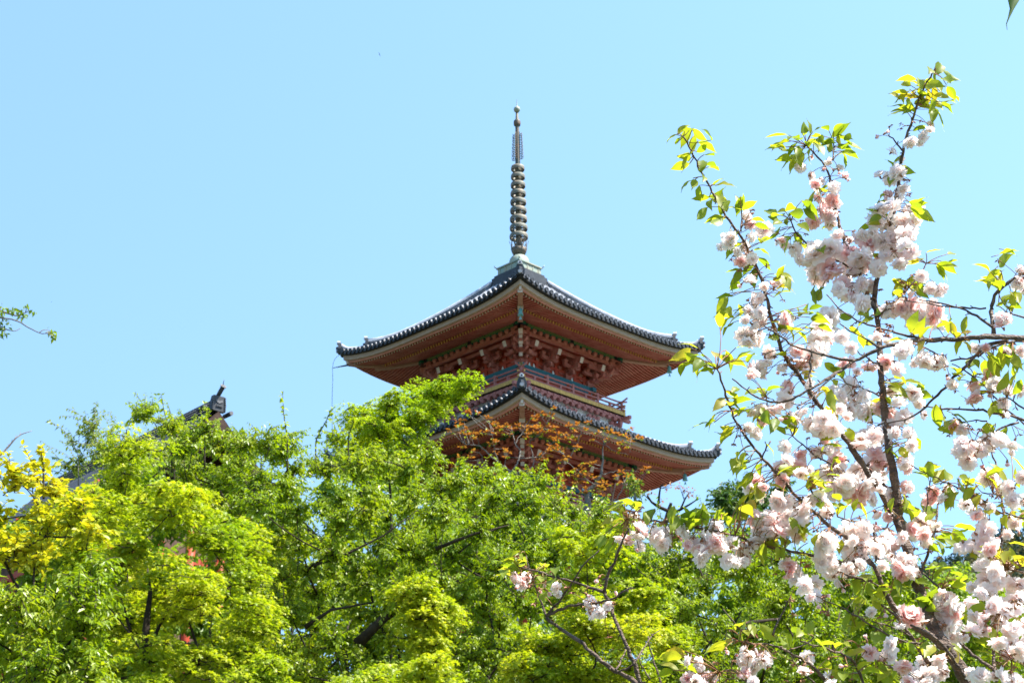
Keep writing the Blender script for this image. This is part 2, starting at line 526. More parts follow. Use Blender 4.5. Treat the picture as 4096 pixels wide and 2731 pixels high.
def hip_ridge(SE, P, zr, top_s):
    """descending corner ridge of stacked tiles with two ogre-tile ends; along the corner u = -s of side 0"""
    b = MB()          # 0 tile 1 dark 2 mortar 3 rim
    k = 1 / math.sqrt(2)
    dg = np.array([-k, -k, 0])
    sd = np.array([k, -k, 0])
    def run(r0, r1, h, w, up_end, drop=0.0):
        rs = np.linspace(r0, r1, 16)
        base = np.array([P(-r * k, r * k, zr(min(r * k, SE))) for r in rs])
        base[:, :2] = rs[:, None] * dg[None, :2]
        q = np.linspace(0, 1, 16)
        top = base[:, 2] + h + up_end * np.clip((q - 0.72) / 0.28, 0, 1) ** 2
        for lo, hi, ww, mm in ((0.0, 0.80, w, 1), (0.80, 1.0, w * 1.35, 2)):
            zl = base[:, 2] - 0.05 + (top - base[:, 2]) * lo
            zh = base[:, 2] - 0.05 + (top - base[:, 2]) * hi
            A = base.copy(); A[:, 2] = zl
            B = base.copy(); B[:, 2] = zh
            o = sd * ww / 2
            ring = [A - o, A + o, B + o, B - o]
            for i in range(4):
                b.grid(np.stack([ring[i], ring[(i + 1) % 4]], 0), mm, False)
        # latticed side courses
        for f in (0.25, 0.5, 0.72):
            C = base.copy(); C[:, 2] = base[:, 2] - 0.05 + (top - base[:, 2]) * f
            b.tube(C - sd * (w / 2), 0.018, 5, 0, True)
            b.tube(C + sd * (w / 2), 0.018, 5, 0, True)
        C = base.copy(); C[:, 2] = top - 0.03
        b.tube(C, w * 0.42, 8, 2)
        # ogre tile at the end
        e0 = base[-1].copy()
        hh = top[-1] - e0[2]
        poly = [(-0.17, -0.08), (0.17, -0.08), (0.2, 0.1), (0.15, hh * 0.75), (0.11, hh + 0.01), (-0.11, hh + 0.01), (-0.15, hh * 0.75), (-0.2, 0.1)]
        b.prism(poly, 0.0, 0.13, 1, M=lambda a, c, z: e0 + sd * a + dg * c + np.array([0, 0, z]))
        horn = np.array([e0 + dg * (0.0 + 0.17 * q) + np.array([0, 0, hh - 0.04 + 0.10 * q * q]) for q in np.linspace(0, 1, 6)])
        b.tube(horn, 0.06, 10, 1)
        cap = horn.copy(); cap[:, 2] += 0.045
        b.tube(cap, [0.04, 0.04, 0.038, 0.035, 0.03, 0.025], 6, 2)
        for c0 in (e0 + dg * 0.14 + np.array([0, 0, 0.05]), horn[-1]):
            dsc = MB().lathe([(0, 0.005), (0.04, 0.005), (0.045, 0.025), (0.082, 0.025), (0.088, 0.0), (0.08, -0.14)], n=14, m=3, smooth=False)
            dsc.lathe([(0, 0.007), (0.041, 0.007)], n=14, m=1)
            dsc.V = [c0 + sd * v[:, :1] + dg * v[:, 2:] + np.array([0, 0, 1.0]) * v[:, 1:2] for v in dsc.V]
            b.merge(dsc)
        b.box(e0 + dg * 0.15 + np.array([0, 0, hh * 0.5]), (0.16, 0.1, 0.1), 1)

    r_end = SE * math.sqrt(2)
    run(top_s * 1.414 + 0.05, r_end - 1.32, 0.36, 0.17, 0.12)
    run(r_end - 1.42, r_end - 0.14, 0.20, 0.15, 0.16)
    # small end cap tile at the very corner
    c = P(-SE, SE, zr(SE)) + np.array([0, 0, 0.02])
    b.tube([c - dg * 0.3, c + dg * 0.08], 0.085, 8, 0)
    return b


def block(b, c, w=0.2, h=0.16, m=0):
    b.box(np.asarray(c) + np.array([0, 0, h * 0.3]), (w, w, h * 0.55), m)
    v = np.asarray(c) + np.array([0, 0, -h * 0.22])
    b.box(v, (w * 0.98, w * 0.98, h * 0.5), m, taper=0.62)


def arm(b, c, L, w=0.11, h=0.15, m=0, axis=0):
    """bracket arm with rounded lower ends"""
    x = L / 2
    poly = [(-x, h / 2), (-x, h * 0.05), (-x + h * 0.35, -h * 0.3), (-x + h * 0.9, -h / 2), (x - h * 0.9, -h / 2), (x - h * 0.35, -h * 0.3), (x, h * 0.05), (x, h / 2)]
    c = np.asarray(c, float)
    if axis == 0:
        b.prism(poly, -w / 2, w / 2, m, M=lambda a, q, z: c + np.array([a, q, z]))
    else:
        b.prism(poly, -w / 2, w / 2, m, M=lambda a, q, z: c + np.array([q, a, z]))


def bracket_mesh(zb, zp, reach):
    """bracket set on one column; local origin on the column line, outward -Y; zb top of the beam, zp underside of the purlin"""
    b = MB()          # 0 bracket paint 1 pale 2 deep red
    H = zp - zb
    block(b, (0, 0, zb + 0.14), 0.38, 0.26, 0)
    st = [(0.0, 0.24, 1.10), (0.34, 0.44, 1.0)]
    for s, f, L in st:
        z = zb + H * f
        arm(b, (0, -s, z), L, 0.12, 0.16, 0)
        for q in (-L / 2 + 0.1, 0, L / 2 - 0.1):
            block(b, (q, -s, z + 0.16), 0.2, 0.15, 0)
    for s, f in ((0.32, 0.24), (0.62, 0.42)):
        z = zb + H * f
        b.beam((0, 0.2, z), (0, -s - 0.16, z), 0.12, 0.16, 0)
        block(b, (0, -s, z + 0.15), 0.2, 0.15, 0)
    # sloping tail rafter with a pale sawn end
    b.beam((0, 0.3, zb + H * 0.98), (0, -reach * 1.02, zb + H * 0.56), 0.19, 0.25, 0, mend=1)
    z = zb + H * 0.86
    arm(b, (0, -reach, z), 1.1, 0.12, 0.15, 0)
    return b


def corner_bracket_mesh(zb, zp, reach):
    """bracket set on a corner column, symmetrical about the diagonal (outward -X -Y)"""
    b = MB()
    H = zp - zb
    k = 1 / math.sqrt(2)
    d = np.array([-k, -k, 0])
    block(b, (0, 0, zb + 0.14), 0.40, 0.26, 0)
    for s, f in ((0.0, 0.24), (0.32, 0.42), (0.62, 0.60)):
        z = zb + H * f
        L = 1.0 + s
        arm(b, (-s * 0.5 + 0.1, -s, z), L, 0.12, 0.16, 0)
        arm(b, (-s, -s * 0.5 + 0.1, z), L, 0.12, 0.16, 0, axis=1)
        for q in (0.5, 0.0, -0.5):
            block(b, (q - s * 0.45, -s, z + 0.16), 0.2, 0.15, 0)
            block(b, (-s, q - s * 0.45, z + 0.16), 0.2, 0.15, 0)
        r = s * 1.414
        b.beam(-d * 0.2 + np.array([0, 0, z]), d * (r + 0.5) + np.array([0, 0, z]), 0.15, 0.17, 0, mend=1)
        block(b, d * (r + 0.40) + np.array([0, 0, z + 0.17]), 0.22, 0.16, 0)
    for f0, f1, r in ((0.80, 0.52, 1.05), (1.0, 0.74, 1.5)):
        b.beam(np.array([0.1, 0.1, zb + H * f0]), d * r + np.array([0, 0, zb + H * f1]), 0.18, 0.22, 0, mend=1)
    # side tails beside the corner, pointing along both faces
    for ax in (0, 1):
        q0, q1 = np.array([0, 0.3, zb + H * 0.98]), np.array([0, -reach * 1.02, zb + H * 0.56])
        if ax:
            q0, q1 = q0[[1, 0, 2]], q1[[1, 0, 2]]
        b.beam(q0, q1, 0.19, 0.25, 0, mend=1)
    # ladder-like cloud arms either side of the hip beam
    for ax in (0, 1):
        for i in range(4):
            s = reach + 0.02
            u = -reach * 0.1 - i * 0.16
            z = zp - 0.26 + i * 0.13
            c = (u - 0.35, -s, z) if ax == 0 else (-s, u - 0.35, z)
            b.box(c, (0.17, 0.17, 0.15), 0)
    return b


def column_bay(SW, z0, z1, cols, b, door=True):
    """one side wall: round columns, vermilion boards and white plaster"""
    pass


def storey(idx, ds, dz, top_s, top_z, with_balcony=True, wall_bottom=None):
    SE = 5.67 + ds
    z0 = TIP - LIFT + dz
    mats_e = [M['black'], M['tan'], M['salmon'], M['rafter'], M['pale_end'], M['yellow_end'], M['soffit']]
    e, rf, P, zr, zf, zb_, sp = eave_parts(SE, z0, top_s, top_z)
    roof = MB()
    for k in range(4):
        roof.merge(rf.rot(k))
    ro = roof.build('tiled_roof', [M['tile'], M['tile_end'], M['tile_rim']], pagoda)
    rm = hip_ridge(SE, P, zr, top_s).mesh('hip_ridge', [M['tile'], M['tile_end'], M['mortar'], M['tile_rim']])
    em = e.mesh('eave', mats_e)
    # hip rafter under the corner (corner between side 0 and its neighbour on -X)
    h = MB()
    kk = 1 / math.sqrt(2)
    d = np.array([-kk, -kk, 0])
    def D(r, z):
        s = r * kk
        return np.array([-s, -s, z + LIFT * np.clip((s - sp) / 2.68, 0, 1.02) ** 3])
    r_f, r_b = (SE - 0.34) * 1.414, (SE - 1.15) * 1.414
    for i in range(6):
        ra, rb = (SE - 1.6) * 1.414 + (r_f - (SE - 1.6) * 1.414) * np.array([i / 6, (i + 1) / 6])
        h.beam(D(ra, zf(ra * kk) - 0.03), D(rb, zf(rb * kk) - 0.03), 0.2, 0.2, 0, mend=1)
    for i in range(6):
        ra, rb = (sp - 1.1) * 1.414 + (r_b - (sp - 1.1) * 1.414) * np.array([i / 6, (i + 1) / 6])
        h.beam(D(ra, zb_(ra * kk) - 0.05), D(rb, zb_(rb * kk) - 0.05), 0.23, 0.24, 0, mend=1)
    h.box(D(r_f + 0.06, zf(r_f * kk) + 0.02), (0.1, 0.1, 0.17), 1, R=[(kk, -kk, 0), (kk, kk, 0), (0, 0, 1)])
    hm = h.mesh('hip_rafter', [M['wood'], M['pale_end']])
    # purlin
    zp = 28.02 - BASE + dz
    p = MB()
    L = sp + 0.25
    p.box((0, -sp, zp + 0.095), (2 * L, 0.2, 0.19), 0)
    for zz in (zp + 0.065, zp + 0.125):
        p.box((0, -sp - 0.101, zz), (2 * L - 1.2, 0.006, 0.018), 1)
    p.box((0, -sp - 0.012, zp + 0.095), (0.2, 0.21, 0.2), 2)
    for sx in (-1, 1):
        p.box((sx * (L - 0.28), -sp - 0.012, zp + 0.095), (0.5, 0.21, 0.2), 2)
    pm = p.mesh('purlin', [M['green'], M['gold'], M['black']])
    # row of blocks under the purlin
    rb = MB()
    rb.box((0, -sp, zp - 0.24), (2 * sp, 0.11, 0.13), 0)
    nb = int(2 * sp / 0.36)
    for i in range(nb + 1):
        block(rb, (-sp + 2 * sp * i / nb, -sp, zp - 0.09), 0.21, 0.17, 0)
    rb.box((0, -sp + 0.32, zp - 0.34), (2 * sp - 0.6, 0.11, 0.13), 0)
    rbm = rb.mesh('block_course', [M['bracket']])
    # little coved ceiling between wall and purlin
    SW = 2.05 + ds
    zband = 26.68 - BASE + dz
    zb = zband + 0.09
    c = MB()
    t = np.array([-1.0, 1.0])
    for (sa, za), (sb, zbb) in (((sp - 0.05, zp - 0.05), (SW + 0.3, zp - 0.02)), ((SW + 0.3, zp - 0.02), (SW + 0.05, zp - 0.35))):
        c.grid(np.stack([np.stack([t * sa, [-sa] * 2, [za] * 2], -1), np.stack([t * sb, [-sb] * 2, [zbb] * 2], -1)], 0), 0, False)
    cm = c.mesh('cove_ceiling', [M['red']])
    cols = [-SW, -SW / 3, SW / 3, SW]
    brm = bracket_mesh(zb, zp, sp - SW).mesh('bracket', [M['bracket'], M['pale_end'], M['red']])
    cbm = corner_bracket_mesh(zb, zp, sp - SW).mesh('corner_bracket', [M['bracket'], M['pale_end'], M['red']])
    # wall boards behind the brackets, with dark kamebara plaster tongues between
    zfl = 25.65 - BASE + dz if wall_bottom is None else wall_bottom
    w = MB()          # 0 red 1 plaster 2 band 3 mauve 4 yellow
    w.box((0, -SW + 0.02, (zb + zp) / 2), (2 * SW, 0.08, zp - zb), 0)
    for i in range(3):
        w.box((0, -SW - 0.04, zb + 0.34 + i * 0.36), (2 * SW + 0.05, 0.06, 0.12), 0)
    for i in range(7):       # struts and plaster tongues between the bracket sets
        u = -SW + 2 * SW * (i + 0.5) / 7
        if min(abs(u - q) for q in cols) > 0.25:
            w.box((u, -SW - 0.05, zb + 0.5), (0.14, 0.06, 0.95), 0)
            for sx in ((-0.16,) if i % 2 else (0.16,)):
                w.prism([(-0.08, 0), (0.08, 0), (0.05, 0.13), (0.0, 0.26), (-0.05, 0.13)], -0.03, 0.0, 1,
                        M=lambda a, q, z, u=u, sx=sx: np.array([u + sx + a, -SW - 0.03 + q, zb + z]))
    w.box((0, -SW + 0.03, (zfl + zband) / 2 - 0.05), (2 * SW, 0.06, zband - zfl), 0)
    for u in cols:
        w.tube([(u, -SW, zfl - 0.02), (u, -SW, zband - 0.09)], 0.16, 14, 0)
    w.box((0, -SW - 0.13, zfl + 0.26), (2 * SW + 0.3, 0.1, 0.2), 2)        # lower tie beam
    w.box((0, -SW - 0.05, zband - 0.36), (2 * SW, 0.1, 0.14), 0)
    hgt = zband - 0.45 - zfl - 0.38
    if hgt > 0.05:
        for sx in (-1, 1):
            w.box((sx * SW * 2 / 3, -SW - 0.01, zfl + 0.38 + hgt / 2), (SW * 0.42, 0.04, hgt), 1)
            for i in range(7):
                w.box((sx * SW * 2 / 3 - SW * 0.18 + SW * 0.06 * i, -SW - 0.04, zfl + 0.38 + hgt / 2), (0.035, 0.03, hgt), 2)
        w.box((0, -SW - 0.015, zfl + 0.38 + hgt / 2), (SW * 0.46, 0.05, hgt), 3)
    wm = w.mesh('side_wall', [M['red'], M['plaster'], M['band'], M['mauve'], M['yellow']])
    bd = MB()
    bd.box((0, -SW - 0.10, zband), (2 * SW + 0.62, 0.24, 0.18), 0)
    bd.box((0, -SW - 0.05, zband - 0.14), (2 * SW + 0.3, 0.14, 0.10), 0)
    for sx in (-1, 1):
        bd.box((sx * (SW + 0.05), -SW - 0.222, zband), (0.05, 0.006, 0.181), 1)
        bd.box((sx * (SW + 0.28), -SW - 0.222, zband), (0.05, 0.006, 0.181), 1)
    bdm = bd.mesh('tie_beam', [M['band'], M['yellow']])
    for k in range(4):
        a = k * math.pi / 2
        def put(name, me, parent=pagoda):
            o = link(name, me, parent)
            o.rotation_euler = (0, 0, a)
            return o
        put('hip_ridge', rm, ro)
        put('eave', em)
        put('hip_rafter', hm)
        put('purlin', pm)
        put('block_course', rbm)
        put('cove_ceiling', cm)
        put('side_wall', wm)
        o = put('tie_beam', bdm)
        o.location.z = 0.004 * (k % 2)
        R = Matrix.Rotation(a, 4, 'Z')
        for u in cols[1:3]:
            o = link('bracket', brm, pagoda)
            o.matrix_local = R @ Matrix.Translation((u, -SW, 0))
        o = link('corner_bracket', cbm, pagoda)
        o.matrix_local = R @ Matrix.Translation((-SW, -SW, 0))
    if with_balcony:
        balcony(ds, dz)
    return dict(SE=SE, z0=z0, zf=zf, D=D, r_f=r_f)


def balcony(ds, dz):
    S = 3.17 + ds
    zb, zt = 25.49 - BASE + dz, 25.65 - BASE + dz
    f = MB()
    f.box((0, 0, zt - 0.045), (2 * S - 0.02, 2 * S - 0.02, 0.09), 0)
    fl = f.build('balcony', [M['mauve'], M['yellow']], pagoda)
    n = int(2 * S / 0.17)
    e = MB()          # 0 mauve 1 yellow 2 plaster 3 black joints
    for i in range(n):
        u = -S + 2 * S * (i + 0.5) / n
        e.box((u, -S - 0.005, (zb + zt) / 2), (2 * S / n - 0.012, 0.05, zt - zb), 1)
    e.box((0, -S + 0.05, zb + 0.04), (2 * S - 0.2, 0.1, 0.1), 3)
    em = e.mesh('floor_edge', [M['mauve'], M['yellow'], M['plaster'], M['black']])
    # under-balcony bracket frieze
    u_ = MB()
    sw = S - 0.42
    u_.box((0, -sw + 0.05, zb - 0.55), (2 * sw - 0.02, 0.06, 1.1), 2)
    for z, s, h in ((zb - 0.10, S - 0.14, 0.12),):
        u_.box((0, -s, z), (2 * s - 0.1, 0.12, h), 0)
    nb = 16
    for i in range(nb + 1):
        u = (-1 + 2 * i / nb)
        block(u_, (u * (S - 0.16), -S + 0.17, zb - 0.22), 0.2, 0.15, 0)
        u_.box((u * (S - 0.12), -S + 0.07, zb - 0.10), (0.13, 0.05, 0.1), 0)
    for q in np.linspace(-1, 1, 5):
        u = q * (S - 0.34)
        arm(u_, (u, -S + 0.30, zb - 0.50), 0.72, 0.12, 0.18, 0)
        for w in (-0.27, 0, 0.27):
            block(u_, (u + w, -S + 0.28, zb - 0.41), 0.17, 0.13, 0)
        u_.box((u, -S + 0.36, zb - 0.78), (0.24, 0.12, 0.56), 0)
    um = u_.mesh('balcony_frieze', [M['mauve'], M['yellow'], M['plaster']])
    r = MB()          # railing of one side
    sr = S - 0.10
    r.box((0, -sr, zt + 0.06), (2 * sr + 0.30, 0.09, 0.09), 0)
    r.box((0, -sr, zt + 0.27), (2 * sr + 0.36, 0.07, 0.06), 0)
    x = np.linspace(-1, 1, 25)
    L = sr + 0.34
    zz = zt + 0.45 + 0.13 * np.clip((np.abs(x) - 0.85) / 0.15, 0, 1) ** 1.6
    r.tube(np.stack([x * L, np.full(25, -sr), zz], -1), 0.04, 7, 0)
    for q in np.linspace(-1, 1, 9):
        tall = abs(q) in (1.0, 0.5) or q == 0
        r.box((q * sr, -sr, zt + (0.28 if tall else 0.17)), (0.10, 0.085, 0.46 if tall else 0.2), 0)
    for sx in (-1, 1):
        r.box((sx * (sr + 0.16), -sr, zt + 0.06), (0.03, 0.096, 0.096), 1)
        r.box((sx * (sr + 0.19), -sr, zt + 0.27), (0.03, 0.076, 0.066), 1)
        r.box((sx * (sr + 0.23), -sr, zb - 0.16), (0.5, 0.14, 0.14), 0)
    rm = r.mesh('railing', [M['mauve'], M['yellow']])
    for k in range(4):
        for nm, me in (('floor_edge', em), ('balcony_frieze', um), ('railing', rm)):
            o = link(nm, me, fl)
            o.rotation_euler = (0, 0, k * math.pi / 2)


def spire():
    B = BASE
    # dew basin is square, everything above it is turned
    s = MB()
    s.tube([(0, 0, 32.7 - B), (0, 0, 34.2 - B), (0, 0, 38.1 - B), (0, 0, 40.0 - B), (0, 0, 40.8 - B)], [0.15, 0.14, 0.115, 0.085, 0.05], 12, 0)
    so = s.build('spire', [M['bronze_dark']], pagoda)
    c = MB()
    for i, (h, z) in enumerate(((0.98, 31.66), (0.93, 31.83), (0.88, 31.99), (0.80, 32.12))):
        c.box((0, 0, z - B), (2 * h, 2 * h, 0.17), 0)
    c.build('roof_collar', [M['tile_end']], pagoda)
    d = MB()
    d.box((0, 0, 32.36 - B), (1.37, 1.37, 0.36), 0)
    d.box((0, 0, 32.58 - B), (1.48, 1.48, 0.06), 0)
    d.box((0, 0, 32.20 - B), (1.46, 1.46, 0.06), 0)
    for k in range(4):
        q = MB()
        for i in range(4):
            q.box((-0.52 + 0.35 * i, -0.69, 32.37 - B), (0.045, 0.03, 0.3), 0)
        for sx in (-1, 1):
            q.tube([(sx * 0.74, -0.74, 32.62 - B), (sx * 0.78, -0.78, 32.66 - B), (sx * 0.79, -0.79, 32.74 - B)], [0.03, 0.025, 0.01], 5, 0)
        d.merge(q.rot(k))
    d.build('dew_basin', [M['bronze']], so)
    f = MB()
    f.lathe([(0.30, 32.6), (0.46, 32.66), (0.47, 32.8), (0.44, 32.98), (0.36, 33.12), (0.24, 33.2), (0.14, 33.26), (0.14, 33.4)], (0, 0, -B), 24)
    f.build('inverted_bowl', [M['bronze']], so)
    p = MB()
    p.lathe([(0.15, 33.22), (0.26, 33.26), (0.33, 33.4), (0.37, 33.55), (0.34, 33.55), (0.29, 33.42), (0.15, 33.36)], (0, 0, -B), 24)
    for k in range(8):
        a = k * math.pi / 4
        R = np.array([(math.cos(a), -math.sin(a), 0), (math.sin(a), math.cos(a), 0), (0, 0, 1)])
        q = np.linspace(0, 1, 7)
        wd = np.array([0.13, 0.15, 0.15, 0.12, 0.09, 0.05, 0.01])
        rr = 0.35 + 0.10 * q ** 2
        for sg in (-1, 1):      # each petal is an openwork outline: two curved side strips
            L = np.stack([rr, sg * wd, 33.5 + 0.48 * q - B], -1)
            Ri = np.stack([rr, sg * wd * 0.45, 33.5 + 0.44 * q - B], -1)
            p.grid(np.stack([L @ R.T, Ri @ R.T], 0), 0, False)
    p.build('lotus_cup', [M['bronze_dark']], so)
    for i in range(9):
        z = 34.18 + i * 0.437
        r = 0.415 - 0.0135 * i
        g = MB()
        g.lathe([(r, z - 0.10), (r + 0.012, z), (r - 0.01, z + 0.09), (r - 0.04, z + 0.09), (r - 0.03, z - 0.10), (r, z - 0.10)], (0, 0, -B), 28)
        g.lathe([(0.13, z - 0.17), (0.145, z - 0.15), (0.12, z), (0.145, z + 0.15), (0.13, z + 0.17)], (0, 0, -B), 14)
        for k in range(4):
            a = k * math.pi / 2 + 0.785
            v = np.array([math.cos(a), math.sin(a), 0])
            g.beam(v * 0.12 + np.array([0, 0, z - B]), v * (r - 0.02) + np.array([0, 0, z - B]), 0.045, 0.07, 0)
        g.build('ring', [M['ring']], so)
    for k in range(4):
        w = MB()
        a = k * math.pi / 2 + 0.4
        R = np.array([(math.cos(a), -math.sin(a), 0), (math.sin(a), math.cos(a), 0), (0, 0, 1)])
        w.box((0.10, 0, 38.85 - B), (0.03, 0.025, 1.44), 0)
        w.tube([(0.2, 0, 38.15 - B), (0.22, 0, 38.8 - B), (0.18, 0, 39.5 - B)], 0.012, 4, 0)
        for i in range(15):
            z = 38.15 + i * 0.093
            x = 0.26 - 0.004 * i + 0.015 * (i % 2)
            w.tube([(0.10, 0, z - B), (0.19, 0, z - 0.03 - B), (x, 0, z - 0.01 - B), (x + 0.03, 0, z + 0.07 - B)], [0.021, 0.021, 0.019, 0.009], 4, 0)
        w.V = [v @ R.T for v in w.V]
        w.build('flame_fin', [M['bronze_dark']], so)
    j = MB()
    q = np.linspace(-1, 1, 11)
    j.lathe(np.stack([0.165 * np.sqrt(np.clip(1 - q ** 4, 0.02, 1)), 40.06 - B + 0.19 * q], -1), n=18)
    j.build('dragon_ball', [M['bronze_dark']], so)
    j = MB()
    j.lathe(np.concatenate([np.stack([0.155 * np.sqrt(np.clip(1 - q ** 2, 0.05, 1)), 40.79 - B + 0.16 * q], -1), [(0.02, 41.02 - B), (0.012, 41.33 - B)]]), n=18)
    j.build('sacred_jewel', [M['bronze']], so)


S1 = storey(0, 0.0, 0.0, 0.86, 31.62 - BASE)
S2 = storey(1, 0.30, -4.93, 2.75, 24.75 - BASE)
S3 = storey(2, 0.60, -9.86, 3.05, 24.75 - 4.93 - BASE, with_balcony=False, wall_bottom=0.5)
spire()
pl = MB()
pl.box((0, 0, 0.2), (8.6, 8.6, 0.6), 0)
pl.build('stone_platform', [M['stone']], pagoda)
# lightning conductor at the left corner of the top roof
ca = MB()
RP = np.array([(math.cos(PROT), -math.sin(PROT), 0), (math.sin(PROT), math.cos(PROT), 0), (0, 0, 1)])
loc = lambda p: (np.asarray(p) - np.array([PX, PY, BASE])) @ RP
ca.tube([loc(at(1405, 1458, PY)), loc(at(1365, 1465, PY)), loc(at(1330, 1472, PY))], [0.05, 0.03, 0.012], 5, 0)
ca.build('conductor_arm', [M['wire']], pagoda)
ca = MB()
ca.tube([loc(at(x, y, PY)) for x, y in ((1356, 1420), (1342, 1432), (1333, 1450), (1330, 1472), (1331, 1520), (1329, 1570), (1328, 1640), (1330, 1800), (1335, 2100))], 0.011, 4, 0)
ca.build('lightning_cable', [M['wire']], pagoda)


def bell(p, label):
    o = empty('wind_bell', p)
    o.scale = (0.8, 0.8, 0.8)
    tag(o, label, 'wind bell', 'bronze wind bells hung under the corners of the pagoda roofs')
    b = MB()
    b.lathe([(0.02, 0.02), (0.075, 0.0), (0.10, -0.06), (0.105, -0.2), (0.125, -0.3), (0.155, -0.36), (0.13, -0.36), (0.09, -0.2), (0.02, -0.04)], n=14)
    b.build('bell', [M['bell']], o)
    b = MB()
    b.tube([(0, 0, 0.16), (0, 0, 0.0)], 0.014, 5)
    b.build('hook', [M['bell']], o)
    b = MB()
    b.tube([(0, 0, -0.05), (0, 0, -0.44)], 0.01, 5)
    b.prism([(-0.07, -0.62), (-0.03, -0.44), (0.03, -0.44), (0.07, -0.62), (0, -0.56)], -0.01, 0.01)
    b.build('clapper', [M['bell']], o)


def corner_pt(S, back, k):
    r = S['r_f'] - back
    p = S['D'](r, S['zf'](r * 0.7071) - 0.28)
    c, q = [(1, 0), (0, 1), (-1, 0), (0, -1)][k]
    p = np.array([c * p[0] - q * p[1], q * p[0] + c * p[1], p[2]])
    return RP @ p + np.array([PX, PY, BASE])


# ---------------------------------------------------------------- leaves and trees
def unit(v):
    return v / (np.linalg.norm(v, axis=-1, keepdims=True) + 1e-9)


LEAF = {
    'kite': (np.array([(0, 0, 0), (0.42, 0.24, 0.07), (1, 0, -0.10), (0.42, -0.24, 0.07)]), np.array([(0, 2, 1), (0, 3, 2)])),
    'maple': (np.array([(0, 0, 0), (0.05, 0.42, -0.04), (0.30, 0.16, 0.02), (0.62, 0.48, -0.10), (0.55, 0.13, 0), (1, 0, -0.14), (0.55, -0.13, 0), (0.62, -0.48, -0.10), (0.30, -0.16, 0.02), (0.05, -0.42, -0.04)]),
              np.array([(0, 2, 1), (0, 4, 2), (2, 4, 3), (0, 6, 4), (4, 6, 5), (0, 8, 6), (6, 8, 7), (0, 9, 8)])),
    'wide': (np.array([(0, 0, 0), (0.25, 0.28, 0.05), (0.65, 0.26, 0.03), (1, 0, -0.12), (0.65, -0.26, 0.03), (0.25, -0.28, 0.05)]), np.array([(0, 3, 2, 1), (0, 5, 4, 3)])),
}


def leaves(b, base, axis, nrm, size, shape='kite', m=0):
    """batch of leaves: base (N,3), axis (N,3), nrm (N,3), size (N,)"""
    T, F = LEAF[shape]
    axis = unit(axis)
    side = unit(np.cross(nrm, axis))
    up = np.cross(axis, side)
    n, k = len(base), len(T)
    v = base[:, None] + size[:, None, None] * (T[None, :, 0:1] * axis[:, None] + T[None, :, 1:2] * side[:, None] + T[None, :, 2:3] * up[:, None])
    f = (F[None] + (np.arange(n) * k)[:, None, None]).reshape(-1, F.shape[1])
    b.add(v.reshape(-1, 3), f, m, False)


def in_poly(p, poly):
    x, y = p[:, 0], p[:, 1]
    c = np.zeros(len(p), bool)
    n = len(poly)
    for i in range(n):
        x1, y1 = poly[i]
        x2, y2 = poly[(i + 1) % n]
        if y1 == y2:
            continue
        q = ((y1 > y) != (y2 > y)) & (x < (x2 - x1) * (y - y1) / (y2 - y1) + x1)
        c ^= q
    return c


K = 4096 / 2352.0        # overview pixel -> photograph pixel


def curve(a, b, n=5, bend=0.12, up=0.1):
    a, b = np.asarray(a, float), np.asarray(b, float)
    t = np.linspace(0, 1, n)[:, None]
    L = np.linalg.norm(b - a)
    off = rng.normal(0, bend * L, 3) + np.array([0, 0, up * L])
    return a + (b - a) * t + off * (4 * t * (1 - t)) * 0.5


def skeleton(b, base, nodes, r_tip=0.012, mat_i=0, first=None, pw=0.45, bend=0.12):
    """trunk from base, limbs grown to every node; each node hangs on the nearest earlier node"""
    nodes = np.asarray(nodes, float)
    cen = nodes.mean(0)
    start = np.array(first if first is not None else [base[0] * 0.7 + cen[0] * 0.3, base[1] * 0.7 + cen[1] * 0.3, nodes[:, 2].min() - 0.6])
    P = [np.asarray(base, float), start]
    par = [-1, 0]
    order = np.argsort(np.linalg.norm(nodes - start, axis=1))
    for i in order:
        Q = np.array(P[1:])
        d = np.linalg.norm(Q - nodes[i], axis=1) + 0.7 * np.clip(Q[:, 2] - nodes[i][2], 0, None)
        d += 0.35 * np.linalg.norm(Q - start, axis=1) * 0.6
        par.append(int(np.argmin(d)) + 1)
        P.append(nodes[i])
    cnt = np.ones(len(P))
    for i in range(len(P) - 1, 0, -1):
        cnt[par[i]] += cnt[i]
    for i in range(1, len(P)):
        r1 = r_tip * cnt[i] ** pw
        r0 = min(r_tip * cnt[par[i]] ** pw, r1 * 1.5) if i > 1 else r1 * 1.35
        b.tube(curve(P[par[i]], P[i], 6, bend if i > 1 else 0.03), np.linspace(r0, r1, 6), 7 if r1 > 0.03 else 5, mat_i, cap=False)


def fill(poly, Y, dY, spacing, jitter=0.5):
    """centres of leaf clumps spread through the depth of the crown behind its outline (overview pixels)"""
    poly = np.asarray(poly, float) * K
    step = spacing * FPX / Y
    lo, hi = poly.min(0), poly.max(0)
    hi[1] += 0.0
    gx, gy = np.meshgrid(np.arange(lo[0], hi[0] + step, step), np.arange(lo[1], hi[1] + step, step))
    p = np.stack([gx.ravel(), gy.ravel()], -1) + rng.uniform(-jitter, jitter, (gx.size, 2)) * step
    p = p[in_poly(p, poly)]
    y = Y + rng.uniform(-dY, dY, len(p))
    return np.array([at(q[0], q[1], yy) for q, yy in zip(p, y)])


